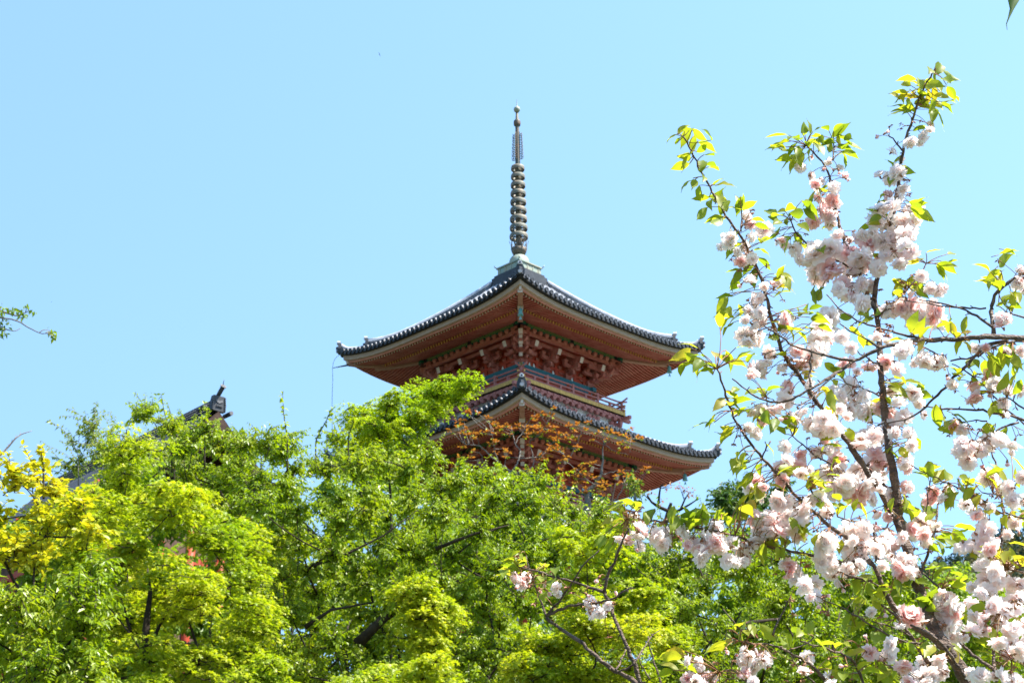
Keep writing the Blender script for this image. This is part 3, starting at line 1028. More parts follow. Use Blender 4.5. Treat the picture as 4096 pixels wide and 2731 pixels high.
def twig_leaves(crown, wood, cen, rad_, n_tw, n_lf, size, shape, droop=0.5, upw=0.5, tw_len=(0.7, 1.2), m=0, spread=1.0):
    """leafy twigs radiating out of clump centres (cherry habit: leaves hang from long twigs)"""
    B, A, N, S = [], [], [], []
    for c in cen:
        for _ in range(n_tw):
            d = rng.normal(0, 1, 3) * np.array([1, 1, 0.7]) + np.array([0, 0, upw])
            d /= np.linalg.norm(d)
            L = rad_ * rng.uniform(*tw_len)
            a = c + rng.normal(0, 0.18 * rad_, 3) - d * rad_ * 0.15
            e = a + d * L
            mid = (a + e) / 2 + np.array([0, 0, 0.12 * L]) + rng.normal(0, 0.05 * L, 3)
            t = np.linspace(0, 1, n_lf)
            q = ((1 - t) ** 2)[:, None] * a + (2 * t * (1 - t))[:, None] * mid + (t ** 2)[:, None] * e
            tg = unit(np.gradient(q, axis=0))
            sd = unit(np.cross(tg, np.array([0, 0, 1.0])) + 1e-6)
            sg = np.where(np.arange(n_lf) % 2, 1.0, -1.0)[:, None]
            ax = tg * 0.55 + sd * sg * rng.uniform(0.4, 1.0, (n_lf, 1)) * spread + np.array([0, 0, -droop]) + rng.normal(0, 0.25, (n_lf, 3))
            nn = np.array([0, 0, 1.0]) + rng.normal(0, 0.45, (n_lf, 3))
            B.append(q); A.append(ax); N.append(nn)
            S.append(size * rng.uniform(0.5, 1.25, n_lf) * (1 - 0.35 * t))
            if wood is not None:
                wood.tube(q[:: max(1, n_lf // 4)], np.linspace(0.008, 0.003, len(q[:: max(1, n_lf // 4)])), 3, 0, cap=False)
    leaves(crown, np.concatenate(B), np.concatenate(A), np.concatenate(N), np.concatenate(S), shape, m)


def pad_leaves(crown, wood, cen, rad_, n_pad, n_lf, size, shape='maple', m=0, flat=0.5):
    """maple habit: tiers of flat sprays, leaves lying on a shallow dome with hanging rims"""
    B, A, N, S = [], [], [], []
    for c in cen:
        for _ in range(n_pad):
            pc = c + rng.normal(0, 0.36, 3) * rad_ * np.array([1, 1, 0.8])
            pr = rad_ * rng.uniform(0.38, 0.8)
            tilt = rng.normal(0, 0.16, 2)
            th = rng.uniform(0, 2 * math.pi, n_lf)
            # sprays fan out in a few fingers
            fing = np.round(th / (2 * math.pi) * 7) / 7 * 2 * math.pi
            th = th * 0.5 + fing * 0.5
            r = pr * np.sqrt(rng.uniform(0.0, 1, n_lf)) * rng.uniform(0.75, 1.1, n_lf)
            x, y = r * np.cos(th), r * np.sin(th)
            z = flat * pr * (0.5 - (r / pr) ** 2) + rng.normal(0, 0.07 * pr, n_lf) + tilt[0] * x + tilt[1] * y
            B.append(pc + np.stack([x, y, z], -1))
            A.append(np.stack([np.cos(th), np.sin(th), np.full(n_lf, -0.35)], -1) + rng.normal(0, 0.45, (n_lf, 3)))
            N.append(np.array([0, 0, 1.0]) + rng.normal(0, 0.33, (n_lf, 3)))
            S.append(size * rng.uniform(0.6, 1.15, n_lf))
            if wood is not None:
                for f in range(3):
                    a = rng.uniform(0, 2 * math.pi)
                    wood.tube([pc + np.array([0, 0, -0.12 * pr]), pc + np.array([math.cos(a) * pr * 0.5, math.sin(a) * pr * 0.5, 0.0]), pc + np.array([math.cos(a) * pr * 0.9, math.sin(a) * pr * 0.9, -0.12 * pr])], [0.009, 0.006, 0.003], 3, 0, cap=False)
    leaves(crown, np.concatenate(B), np.concatenate(A), np.concatenate(N), np.concatenate(S), shape, m)


GROUPS = {'leafy_cherry_tree': 'green leafed cherry trees below the pagoda', 'maple_tree': 'yellow green maples among the trees', 'shade_tree': 'deep green trees at the back of the grove'}


def tree(name, label, cat, poly, Y, dY, spacing, rad_, habit, leaf, bark, base_px, shoots=(), group=None, wood_twigs=True, r_tip=0.006, back=0.5, limbs=(), **kw):
    cen = fill(poly, Y, dY, spacing)
    bk = fill(poly, Y + dY * 1.6, dY, spacing * 1.5) if back else np.zeros((0, 3))
    bx = at(base_px * K, 2600, Y)
    base = np.array([bx[0], Y + dY * 0.3, GZ(bx[0], Y)])
    root = empty(name, base)
    tag(root, label, cat, group or GROUPS.get(name))
    crown, wood = MB(), MB()
    allc = np.concatenate([cen, bk]) if len(bk) else cen
    skeleton(wood, base, allc, r_tip)
    for pts, r0 in limbs:
        q = np.array([at(x * K, y * K, Y - dY * 0.25 + dz) for x, y, dz in pts])
        wood.tube(q, np.linspace(r0 * 0.62, r0 * 0.12, len(q)), 8, 0)
    w = wood if wood_twigs else None
    if habit == 'twig':
        twig_leaves(crown, w, allc, rad_, **kw)
    else:
        pad_leaves(crown, w, allc, rad_, **kw)
    for sh in shoots:
        q = np.array([at(x * K, y * K, Y) for x, y in [(sh[0][0], sh[0][1] + 75)] + list(sh)])
        t = np.linspace(0, 1, 5)
        q = np.stack([np.interp(np.linspace(0, 1, 14), np.linspace(0, 1, len(q)), q[:, i]) for i in range(3)], -1)
        wood.tube(q, np.linspace(0.014, 0.004, 14), 4, 0)
        n = 34
        qq = np.stack([np.interp(np.linspace(0.3, 1, n), np.linspace(0, 1, 14), q[:, i]) for i in range(3)], -1)
        ax = rng.normal(0, 0.7, (n, 3)) + np.array([0, 0, -0.25])
        leaves(crown, qq, ax, np.array([0, 0, 1.0]) + rng.normal(0, 0.5, (n, 3)), kw['size'] * rng.uniform(0.6, 1.1, n), kw['shape'])
    for mb in (crown, wood):
        mb.V = [v - base for v in mb.V]
    crown.build('crown', [leaf], root)
    wood.build('trunk', [bark], root)
    return root


# ---------------------------------------------------------------- temple hall behind the trees on the left
def hall():
    Y0 = 60.0
    apex = at(862, 1640, Y0)                 # gable end of the main ridge
    az = rad(-42)                            # the ridge runs away to the left
    rd = np.array([math.sin(az), math.cos(az), 0.0])
    sd = np.array([-rd[1], rd[0], 0.0])      # towards the camera side of the roof
    if sd[1] > 0:
        sd = -sd
    root = empty('temple_hall', (apex[0], apex[1], GZ(apex[0], apex[1])))
    tag(root, 'old temple hall with a dark tiled gable roof half hidden behind leafy trees', 'temple hall')
    O = np.array(root.location)
    L, W, H = 15.0, 5.2, 4.3
    G = lambda r, s, z: apex + rd * r + sd * s + np.array([0, 0, z]) - O
    prof = lambda q: -H * (0.72 * abs(q) / W + 0.28 * (1 - (1 - abs(q) / W) ** 2))
    b = MB()
    S = np.linspace(-W, W, 25)
    b.grid([[G(r, s, prof(s)) for s in S] for r in (-0.1, L)], 0)
    b.grid([[G(r, s, prof(s) - 0.16) for s in S] for r in (-0.1, L)], 1)
    for r in np.arange(0.1, L, 0.32):
        for sg in (-1, 1):
            b.tube([G(r, sg * q, prof(q) + 0.03) for q in np.linspace(0.1, W, 9)], 0.08, 6, 0)
    b.build('tiled_roof', [M['tile_end'], M['dark_wood']], root)
    b = MB()                                 # bargeboards and pendant
    for sg in (-1, 1):
        q = np.linspace(0, W, 10)
        up = np.array([G(-0.14, sg * x, prof(x) - 0.12) for x in q])
        lo = up - np.array([0, 0, 0.42])
        up2, lo2 = up - rd * 0.12, lo - rd * 0.12
        for a, c in ((up, lo), (lo, lo2), (lo2, up2), (up2, up)):
            b.grid(np.stack([a, c], 0), 0, False)
    b.prism([(-0.25, 0.0), (-0.32, -0.5), (0, -0.95), (0.32, -0.5), (0.25, 0.0)], -0.30, -0.24, 0, M=lambda a, r, z: G(r, a, z - 0.55))
    b.build('bargeboard', [M['old_wood']], root)
    b = MB()
    b.prism([(-W + 0.9, -H * 0.86), (0, -0.25), (W - 0.9, -H * 0.86)], 1.6, 1.7, 0, M=lambda a, r, z: G(r, a, z))
    for i in range(5):
        b.box(G(0.9, 0, -0.9 - i * 0.6), (0.2, 0.2, 0.5), 1)
    for z in (-1.5, -2.4, -3.3):
        b.beam(G(0.92, -W * abs(z) / H * 0.8, z), G(0.92, W * abs(z) / H * 0.8, z), 0.18, 0.22, 1)
    b.build('gable_wall', [M['old_wood'], M['dark_wood']], root)
    b = MB()                                 # main ridge of stacked tiles
    b.beam(G(-0.05, 0, 0.16), G(L, 0, 0.16), 0.34, 0.46, 0)
    for z in (0.05, 0.15, 0.25):
        for sg in (-1, 1):
            b.tube([G(-0.05, sg * 0.19, z), G(L, sg * 0.19, z)], 0.03, 5, 1)
    for sg in (-1, 1):
        for i in range(60):
            b.box(G(0.1 + i * 0.25, sg * 0.175, 0.32), (0.08, 0.08, 0.08), 1)
    b.tube([G(-0.1, 0, 0.40), G(L, 0, 0.40)], 0.10, 8, 0)
    b.build('ridge', [M['tile_end'], M['old_rim']], root)
    b = MB()                                 # ogre tile and its round finial
    b.prism([(-0.33, -0.15), (-0.36, 0.3), (-0.27, 0.78), (0.27, 0.78), (0.36, 0.3), (0.33, -0.15)], -0.34, -0.08, 0, M=lambda a, r, z: G(r * .7, a * .92, z * .68))
    for sg in (-1, 1):
        for i in range(8):
            b.box(G(-0.26, sg * (0.28 - 0.003 * i), -0.06 + i * 0.075), (0.05, 0.05, 0.045), 1)
    b.prism([(-0.18, 0.42), (0.0, 0.30), (0.18, 0.42), (0.15, 0.55), (0, 0.45), (-0.15, 0.55)], -0.38, -0.33, 1, M=lambda a, r, z: G(r * .7, a * .92, z * .68))
    b.prism([(-0.16, 0.1), (0.16, 0.1), (0.1, 0.24), (-0.1, 0.24)], -0.40, -0.33, 0, M=lambda a, r, z: G(r * .7, a * .92, z * .68))
    b.tube([G(0.3, 0, 0.46), G(-0.1, 0, 0.55), G(-0.48, 0, 0.86)], [0.08, 0.085, 0.092], 12, 0)
    b.tube([G(-0.47, 0, 0.85), G(-0.50, 0, 0.875)], [0.125, 0.125], 16, 1)
    b.tube([G(-0.50, 0, 0.874), G(-0.508, 0, 0.88)], [0.085, 0.085], 14, 0)
    b.tube([G(-0.46, 0, 0.95), G(-0.5, 0, 1.16)], [0.018, 0.008], 5, 0)
    b.build('ridge_ornament', [M['tile_end'], M['old_rim']], root)
    for sg in (-1, 1):                       # round end tiles on the verge
        b = MB()
        b.tube([G(0.3, sg * 0.6, -0.05), G(-0.2, sg * 0.6, -0.05)], 0.09, 12, 0)
        b.tube([G(-0.2, sg * 0.6, -0.05), G(-0.23, sg * 0.6, -0.05)], [0.09, 0.085], 12, 1)
        b.build('verge_tile', [M['tile_end'], M['old_rim']], root)
    b = MB()                                 # vermilion body under the eaves
    zb = GZ(apex[0], apex[1]) - apex[2]
    c = [G(1.2, W - 1.1, 0), G(L - 1, W - 1.1, 0), G(L - 1, -W + 1.1, 0), G(1.2, -W + 1.1, 0)]
    for i in range(4):
        a, d = c[i], c[(i + 1) % 4]
        dz0, dz1 = np.array([0, 0, zb]), np.array([0, 0, -H * 0.8])
        b.add([a + dz0, d + dz0, d + dz1, a + dz1], [(0, 1, 2, 3)], 0)
        n = 6
        for k in range(n):
            q = a + (d - a) * k / n
            b.tube([q + dz0, q + dz1], 0.18, 8, 1)
        b.beam(a + dz1 * 1.1, d + dz1 * 1.1, 0.3, 0.3, 1)
        b.beam(a + dz1 * 1.7, d + dz1 * 1.7, 0.26, 0.26, 1)
    b.build('wall', [M['dark_wood'], M['red']], root)
    b = MB()                                 # eave rafters
    for r in np.arange(0.1, L, 0.36):
        for sg in (-1, 1):
            b.beam(G(r, sg * (W - 1.8), prof(W - 1.8) - 0.25), G(r, sg * (W - 0.05), prof(W - 0.05) - 0.24), 0.1, 0.13, 0)
    b.beam(G(0, W - 0.9, prof(W - 0.9) - 0.42), G(L, W - 0.9, prof(W - 0.9) - 0.42), 0.2, 0.22, 0)
    b.build('eave', [M['dark_wood']], root)


hall()

bell(corner_pt(S1, 1.05, 0), 'turquoise bell under the left corner of the pagoda\'s top roof')
bell(corner_pt(S1, 1.05, 1), 'turquoise bell on the corner beam facing the camera under the top roof')
bell(corner_pt(S1, 1.05, 2), 'dark bell under the right corner of the top roof behind blossom leaves')
bell(corner_pt(S2, 1.05, 1), 'turquoise bell facing the camera under the second roof behind orange young leaves')
bell(corner_pt(S2, 1.05, 2), 'blue green bell under the right corner of the pagoda\'s second roof')

# ---------------------------------------------------------------- trees behind the blossom
T_CHERRY = dict(n_tw=22, n_lf=20, size=0.112, shape='kite', droop=0.75, upw=0.45)
T_MAPLE = dict(n_pad=11, n_lf=170, size=0.068, shape='maple')

tree('leafy_cherry_tree', 'broad fresh green cherry tree with long leafy twigs in front of the pagoda', 'tree',
     [(540, 1030), (580, 1010), (640, 1005), (700, 1020), (745, 995), (800, 1000), (860, 1030), (975, 1055), (1040, 1068), (1100, 1078), (1160, 1090), (1240, 1118), (1300, 1145), (1390, 1170), (1420, 1240), (1350, 1310), (1250, 1350), (1230, 1620), (540, 1620), (510, 1200)],
     26, 1.8, 0.42, 0.46, 'twig', M['leaf_green'], M['bark_dark'], 900,
     shoots=[[(660, 1010), (652, 955), (649, 903)], [(725, 1010), (750, 965), (762, 938)], [(600, 1040), (582, 1005), (590, 980)], [(800, 1000), (812, 970), (806, 955)]],
     limbs=[([(820, 1480, 0), (880, 1420, 0), (960, 1370, .3), (1060, 1330, .6)], 0.16), ([(700, 1440, 0), (760, 1400, 0), (900, 1375, .2)], 0.07), ([(720, 1300, 0), (800, 1270, 0), (880, 1230, .2), (960, 1170, .4)], 0.05), ([(1000, 1260, 0), (1090, 1225, 0), (1170, 1205, .2)], 0.06)], **T_CHERRY)
tree('leafy_cherry_tree', 'green cherry tree whose upright leafy shoots half cover the temple hall gable', 'tree',
     [(320, 938), (345, 934), (385, 968), (430, 990), (480, 980), (530, 1000), (580, 1025), (600, 1160), (500, 1200), (400, 1100), (345, 1010)],
     28, 1.3, 0.42, 0.42, 'twig', M['leaf_green'], M['bark_dark'], 470,
     shoots=[[(400, 1050), (345, 955), (310, 900)], [(395, 1010), (378, 950), (370, 905)], [(520, 1040), (545, 1000), (560, 990)], [(470, 1000), (480, 955), (470, 925)]], **dict(T_CHERRY, n_tw=20))
tree('leafy_cherry_tree', 'green cherry tree with drooping leaf sprays in the low left corner', 'tree',
     [(-60, 1310), (60, 1305), (150, 1315), (230, 1290), (250, 1330), (190, 1390), (230, 1450), (260, 1520), (250, 1620), (-60, 1620)],
     17.3, 0.7, 0.34, 0.38, 'twig', M['leaf_green'], M['bark_dark'], 20, **T_CHERRY)
tree('leafy_cherry_tree', 'green cherry tree with a dark forked trunk filling the low right behind blossoms', 'tree',
     [(1390, 1190), (1500, 1190), (1650, 1205), (1760, 1245), (1850, 1285), (1950, 1305), (2100, 1330), (2420, 1345), (2420, 1620), (1500, 1620), (1560, 1450), (1550, 1380), (1450, 1310)],
     27, 1.8, 0.44, 0.48, 'twig', M['leaf_green'], M['bark_dark'], 1850,
     limbs=[([(1600, 1530, 0), (1650, 1460, 0), (1720, 1430, .3), (1790, 1420, .5)], 0.14), ([(1900, 1560, 0), (1915, 1480, 0), (1930, 1400, .3)], 0.09)], **T_CHERRY)
tree('maple_tree', 'large yellow green maple with cloud like tiers on the left', 'tree',
     [(150, 1150), (190, 1115), (260, 1095), (300, 1055), (375, 1035), (400, 1110), (480, 1145), (560, 1165), (610, 1215), (590, 1255), (560, 1290), (620, 1370), (640, 1420), (610, 1500), (640, 1620), (160, 1620), (190, 1400), (180, 1250)],
     22, 1.5, 0.58, 0.5, 'pad', M['leaf_maple'], M['bark_dark'], 330,
     limbs=[([(330, 1500, 0), (338, 1420, 0), (345, 1360, .2), (338, 1300, .5)], 0.1), ([(345, 1480, 0), (385, 1400, 0), (430, 1350, .2), (480, 1310, .5)], 0.05), ([(300, 1450, 0), (280, 1380, .2), (262, 1330, .4)], 0.04)], **T_MAPLE)
tree('maple_tree', 'bright lime maple rising against the left side of the pagoda', 'tree',
     [(780, 1010), (815, 955), (865, 940), (890, 912), (935, 903), (960, 890), (990, 884), (1030, 890), (1085, 876), (1092, 900), (1040, 930), (1000, 970), (965, 1040), (900, 1080), (800, 1060)],
     32, 0.9, 0.36, 0.40, 'pad', M['leaf_maple_bright'], M['bark_dark'], 880, **dict(T_MAPLE, n_lf=150, n_pad=12, size=0.06))
tree('maple_tree', 'small pointed yellow maple standing low in the middle of the green', 'tree',
     [(890, 1320), (940, 1300), (990, 1325), (1030, 1370), (1010, 1430), (1030, 1500), (980, 1580), (920, 1560), (905, 1440)],
     22.5, 0.6, 0.42, 0.42, 'pad', M['leaf_maple'], M['bark_dark'], 970, back=0, **T_MAPLE)
tree('maple_tree', 'low golden green maple cut by the bottom edge left of centre', 'tree',
     [(650, 1530), (720, 1500), (800, 1500), (880, 1530), (960, 1525), (1010, 1570), (1010, 1650), (640, 1650)],
     20.5, 0.8, 0.45, 0.45, 'pad', M['leaf_maple'], M['bark_dark'], 800, back=0, **T_MAPLE)
tree('maple_tree', 'golden green maple right of centre behind the bare blossom twig', 'tree',
     [(1250, 1240), (1300, 1210), (1380, 1240), (1350, 1310), (1480, 1375), (1570, 1385), (1590, 1450), (1550, 1640), (1110, 1640), (1200, 1500), (1320, 1410), (1250, 1350)],
     23, 1.1, 0.56, 0.48, 'pad', M['leaf_maple'], M['bark_dark'], 1350, **T_MAPLE)
tree('yellow_tree', 'golden yellow leaved tree at the left edge', 'tree',
     [(-60, 1095), (50, 1080), (100, 1045), (145, 1070), (235, 1125), (240, 1200), (190, 1280), (90, 1320), (-60, 1310)],
     18.7, 0.8, 0.32, 0.36, 'twig', M['leaf_yellow'], M['bark_dark'], 90, back=0,
     shoots=[[(100, 1070), (95, 1045), (98, 1025)]],
     **dict(T_CHERRY, n_tw=12, n_lf=15, size=0.115, shape='wide', droop=0.15))
tree('olive_tree', 'thin olive green tree with airy twigs against the sky left of the hall', 'tree',
     [(115, 1000), (140, 985), (205, 985), (260, 1000), (330, 985), (400, 1000), (400, 1100), (300, 1120), (200, 1110), (140, 1070)],
     38, 1.0, 0.6, 0.95, 'twig', M['leaf_olive'], M['bark_grey'], 270, back=0,
     shoots=[[(180, 1040), (150, 990), (112, 965)], [(230, 1030), (212, 985), (190, 955)], [(270, 1040), (250, 1000), (268, 975)]],
     **dict(T_CHERRY, n_tw=22, n_lf=22, size=0.15))
tree('dark_tree', 'dark green bushy tree beyond the right end of the pagoda roof', 'tree',
     [(1648, 1180), (1658, 1140), (1690, 1110), (1725, 1097), (1790, 1110), (1830, 1200), (1760, 1310), (1650, 1290)],
     42, 1.2, 0.5, 0.5, 'twig', M['leaf_dark'], M['bark_dark'], 1740, **dict(T_CHERRY, size=0.16, n_lf=22, n_tw=26))
tree('shade_tree', 'deep green tree filling the gaps under the pagoda', 'tree',
     [(560, 1150), (800, 1090), (1000, 1120), (1250, 1230), (1330, 1330), (1330, 1640), (560, 1640)],
     36, 1.6, 0.85, 0.85, 'twig', M['leaf_back'], M['bark_dark'], 950, wood_twigs=False, **dict(T_CHERRY, size=0.22, n_lf=26, n_tw=32))
tree('shade_tree', 'deep green tree behind the large left maple', 'tree',
     [(-40, 1220), (130, 1180), (330, 1130), (560, 1190), (560, 1640), (-40, 1640)],
     34, 1.6, 0.85, 0.85, 'twig', M['leaf_back'], M['bark_dark'], 200, wood_twigs=False, **dict(T_CHERRY, size=0.22, n_lf=26, n_tw=32))
tree('shade_tree', 'deep green tree low on the right below the wooded hill', 'tree',
     [(1330, 1260), (1600, 1250), (1900, 1330), (2420, 1370), (2420, 1640), (1330, 1640)],
     37, 1.6, 0.85, 0.85, 'twig', M['leaf_back'], M['bark_dark'], 1900, wood_twigs=False, **dict(T_CHERRY, size=0.22, n_lf=26, n_tw=32))


# tree with tufts of young orange leaves, traced limbs; region 1700,1450 of the photograph, scale .5102
def tuft_tree():
    Y = 45.0
    q = lambda x, y, dy=0.0: at(1700 + x * 0.5102, 1450 + y * 0.5102, Y + dy)
    base = at(2010, 2600, Y)
    base = np.array([base[0], Y, GZ(base[0], Y)])
    root = empty('budding_tree', base)
    tag(root, 'half bare tree with tufts of orange young leaves in front of the second roof', 'tree')
    limbs = [([(715, 1700), (722, 1200), (715, 1140), (735, 1030), (665, 950), (672, 855)], .17, .075),
             ([(672, 855), (620, 815), (575, 780), (520, 740), (470, 690), (420, 650), (370, 640), (310, 640)], .05, .015),
             ([(640, 830), (560, 860), (500, 830), (450, 760), (430, 700)], .03, .012),
             ([(672, 855), (720, 800), (740, 750), (745, 690), (700, 620), (690, 560), (680, 500)], .045, .012),
             ([(690, 880), (760, 850), (820, 850), (850, 790), (840, 700), (820, 620)], .045, .012),
             ([(575, 780), (550, 700), (530, 620), (535, 540)], .03, .01), ([(740, 750), (830, 745), (900, 740), (960, 690)], .03, .01),
             ([(735, 1030), (820, 1010), (900, 950), (990, 930), (1060, 880)], .05, .014), ([(722, 1100), (600, 1000), (540, 950), (480, 930)], .04, .012),
             ([(715, 1700), (1000, 1500), (1280, 1140), (1270, 1060), (1280, 1000), (1330, 960), (1380, 880), (1390, 780), (1400, 640)], .13, .012),
             ([(1280, 1100), (1180, 1080), (1120, 1040), (1060, 1000)], .04, .012), ([(1380, 880), (1440, 860), (1500, 850), (1560, 840)], .03, .01),
             ([(1330, 960), (1250, 900), (1200, 850), (1130, 800), (1090, 720)], .03, .01), ([(1000, 1500), (1250, 1350), (1420, 1150), (1450, 1090), (1520, 1060), (1560, 940)], .09, .012),
             ([(900, 740), (980, 650), (1040, 600), (1110, 560)], .025, .009), ([(1110, 800), (1190, 640), (1225, 560), (1220, 500)], .025, .008), ([(1400, 640), (1500, 700), (1600, 720), (1620, 600)], .02, .008),
             ([(735, 1030), (860, 1100), (980, 1090), (1120, 1140)], .04, .012), ([(700, 640), (760, 560), (800, 470), (860, 400)], .02, .007), ([(820, 620), (900, 560), (960, 480)], .018, .007)]
    wood, crown = MB(), MB()
    S = []
    for pts, r0, r1 in limbs:
        d = rng.uniform(-0.8, 0.8)
        p = np.array([q(x, y, d * i / len(pts)) for i, (x, y) in enumerate(pts)])
        t = np.linspace(0, 1, len(p))
        tt = np.linspace(0, 1, len(p) * 3)
        p = np.stack([np.interp(tt, t, p[:, i]) for i in range(3)], -1) + rng.normal(0, 0.012, (len(tt), 3))
        k_ = 1.0 if r0 > 0.1 else 0.62
        wood.tube(p, np.linspace(r0 * k_, r1 * k_, len(p)), 7, 0)
        S.append(p[3:])
    S = np.concatenate(S)
    tufts = "345,445 310,470 410,415 545,440 500,470 590,490 640,460 645,520 720,490 745,465 800,525 830,580 865,385 900,435 880,470 965,460 1000,480 890,525 930,520 960,555 1010,520 1040,575 1060,545 1120,555 1150,520 1185,490 1255,515 1190,580 1130,610 1090,650 1030,665 1000,660 1040,690 960,605 905,590 900,690 940,720 990,725 1075,720 1170,670 830,640 560,650 515,665 630,680 650,710 440,590 400,640 320,635 300,690 370,730 260,540 230,600 295,525 490,560 1340,540 1395,540 1440,560 1490,575 1410,625 1520,695 1590,550 1620,590 1660,560 1550,620 1300,795 1230,820 1105,780 1100,820 1040,805 1060,850 975,850 870,805 1120,890 1170,910 1240,910 1200,940 1270,930 1310,860 1340,930 1380,970 1420,940 1490,930 1520,920 1370,1000 1290,1010 1250,1020 1000,980 940,890 860,890 1630,880 1700,860 1740,885 1580,910 300,800 330,850 350,890 480,910 1170,1130 1010,930 760,880 800,940 900,1010 1100,960 1060,1020 1150,1000 1330,1040 1440,1010 1210,860 560,900 640,900 260,760"
    tl = [tuple(map(float, w.split(','))) for w in tufts.split()]
    tl += [(x + rng.normal(0, 45), y + rng.normal(20, 40)) for x, y in tl if rng.random() < 0.75]
    for x, y in tl:
        c = q(x, y)
        i = np.argmin(np.linalg.norm((S - c) * np.array([1, 0.5, 1]), axis=1) + 1.5 * np.clip(S[:, 2] - c[2], 0, None))
        c = c + np.array([0, (S[i][1] - c[1]) * 0.8 + rng.normal(0, 0.15), 0])
        wood.tube(curve(S[i], c, 6, 0.15, -0.15), np.linspace(0.011, 0.006, 6), 4, 0)
        for _ in range(1):
            n = 7
            th = rng.uniform(0, 2 * math.pi, n)
            ax = np.stack([np.cos(th), np.sin(th), rng.uniform(-0.1, 0.9, n)], -1)
            cc = c + rng.normal(0, 0.05, 3)
            leaves(crown, np.repeat(cc[None], n, 0) + ax * 0.02, ax, np.array([0, 0, 1.0]) + rng.normal(0, 0.3, (n, 3)), rng.uniform(0.08, 0.15, n), 'wide')
        n = 5
        th = rng.uniform(0, 2 * math.pi, n)
        ax = np.stack([np.cos(th) * 0.5, np.sin(th) * 0.5, np.full(n, -0.4)], -1)
        leaves(crown, np.repeat(c[None], n, 0), ax, rng.normal(0, 1, (n, 3)), rng.uniform(0.06, 0.1, n), 'kite', 1)
    for mb in (wood, crown):
        mb.V = [v - base for v in mb.V]
    wood.build('trunk', [M['bark_grey']], root)
    crown.build('crown', [M['leaf_orange'], M['leaf_maple']], root)


tuft_tree()


def traced_tree(name, label, Y, base_px, limbs, leaf, bark, spots, size, n_lf=10, shape='kite', droop=0.4, spread=0.25, cat='tree', group=None):
    """tree whose limbs are given as polylines in photograph pixels; spots are where small leaf clusters sit"""
    base = at(base_px, 2700, Y)
    base = np.array([base[0], Y, GZ(base[0], Y)])
    root = empty(name, base)
    tag(root, label, cat, group)
    wood, crown = MB(), MB()
    S = []
    for k, (pts, r0, r1) in enumerate(limbs):
        if k == 0:
            p0 = [base] + [at(x, y, Y) for x, y in pts]
        else:
            d = rng.uniform(-0.02, 0.02) * Y
            p0 = [at(x, y, Y + d * i / max(1, len(pts) - 1)) for i, (x, y) in enumerate(pts)]
        p = np.array(p0)
        t, tt = np.linspace(0, 1, len(p)), np.linspace(0, 1, len(p) * 3)
        p = np.stack([np.interp(tt, t, p[:, i]) for i in range(3)], -1)
        wood.tube(p, np.linspace(r0, r1, len(p)), 7, 0)
        S.append(p)
    S = np.concatenate(S)
    for x, y in spots:
        c = at(x, y, Y)
        i = np.argmin(np.linalg.norm(S - c, axis=1))
        wood.tube(curve(S[i], c, 4, 0.1), np.linspace(0.008, 0.004, 4), 4, 0)
        ax = rng.normal(0, 0.8, (n_lf, 3)) + np.array([0, 0, -droop])
        leaves(crown, c + rng.normal(0, spread, (n_lf, 3)) * size * 2, ax, np.array([0, 0, 1.0]) + rng.normal(0, 0.5, (n_lf, 3)), size * rng.uniform(0.6, 1.15, n_lf), shape)
    wood.V = [v - base for v in wood.V]
    wood.build('trunk', [bark], root)
    if crown.V:
        crown.V = [v - base for v in crown.V]
        crown.build('crown', [leaf], root)
    return root


# dark, almost bare tree at the right end of the lower roof
o = lambda x, y: (1900 + x * 0.53, 1900 + y * 0.53)
traced_tree('bare_tree', 'dark nearly bare tree with a few orange buds beside the lower roof corner', 40, 2640,
            [([o(1330, 700), o(1420, 420), o(1460, 270), o(1480, 210)], .1, .04), ([o(1460, 270), o(1380, 235), o(1330, 200), o(1300, 150)], .05, .02), ([o(1385, 235), o(1390, 150), o(1400, 85), o(1420, 65)], .035, .012),
             ([o(1470, 300), o(1550, 260), o(1620, 220), o(1680, 180)], .045, .012), ([o(1550, 260), o(1580, 190), o(1605, 145)], .03, .012), ([o(1300, 700), o(1100, 560), o(1000, 300), o(1030, 200), o(1060, 60)], .08, .015), ([o(1400, 100), o(1440, 90), o(1470, 95)], .012, .006), ([o(1580, 190), o(1560, 130), o(1590, 115)], .012, .006), ([o(1330, 200), o(1280, 150), o(1200, 130)], .015, .007)],
            M['leaf_orange'], M['bark_dark'],
            [o(x, y) for x, y in ((1500, 75), (1540, 80), (1580, 115), (1600, 120), (1650, 130), (1450, 100), (1620, 155), (1420, 190), (1330, 130))], 0.10, 7)
traced_tree('sapling', 'slim pale green sapling in front of the lower eave', 39, 2530,
            [([o(1250, 700), o(1220, 250), o(1200, 100), o(1190, 20)], .05, .012)], M['leaf_olive'], M['bark_grey'],
            [o(x, y) for x, y in ((1180, 20), (1200, 40), (1170, 60), (1210, 80), (1180, 95), (1230, 110), (1240, 60), (1200, 130), (1160, 110), (1250, 140), (1210, 160), (1185, 30), (1225, 90), (1270, 160), (1230, 190))], 0.13, 12)

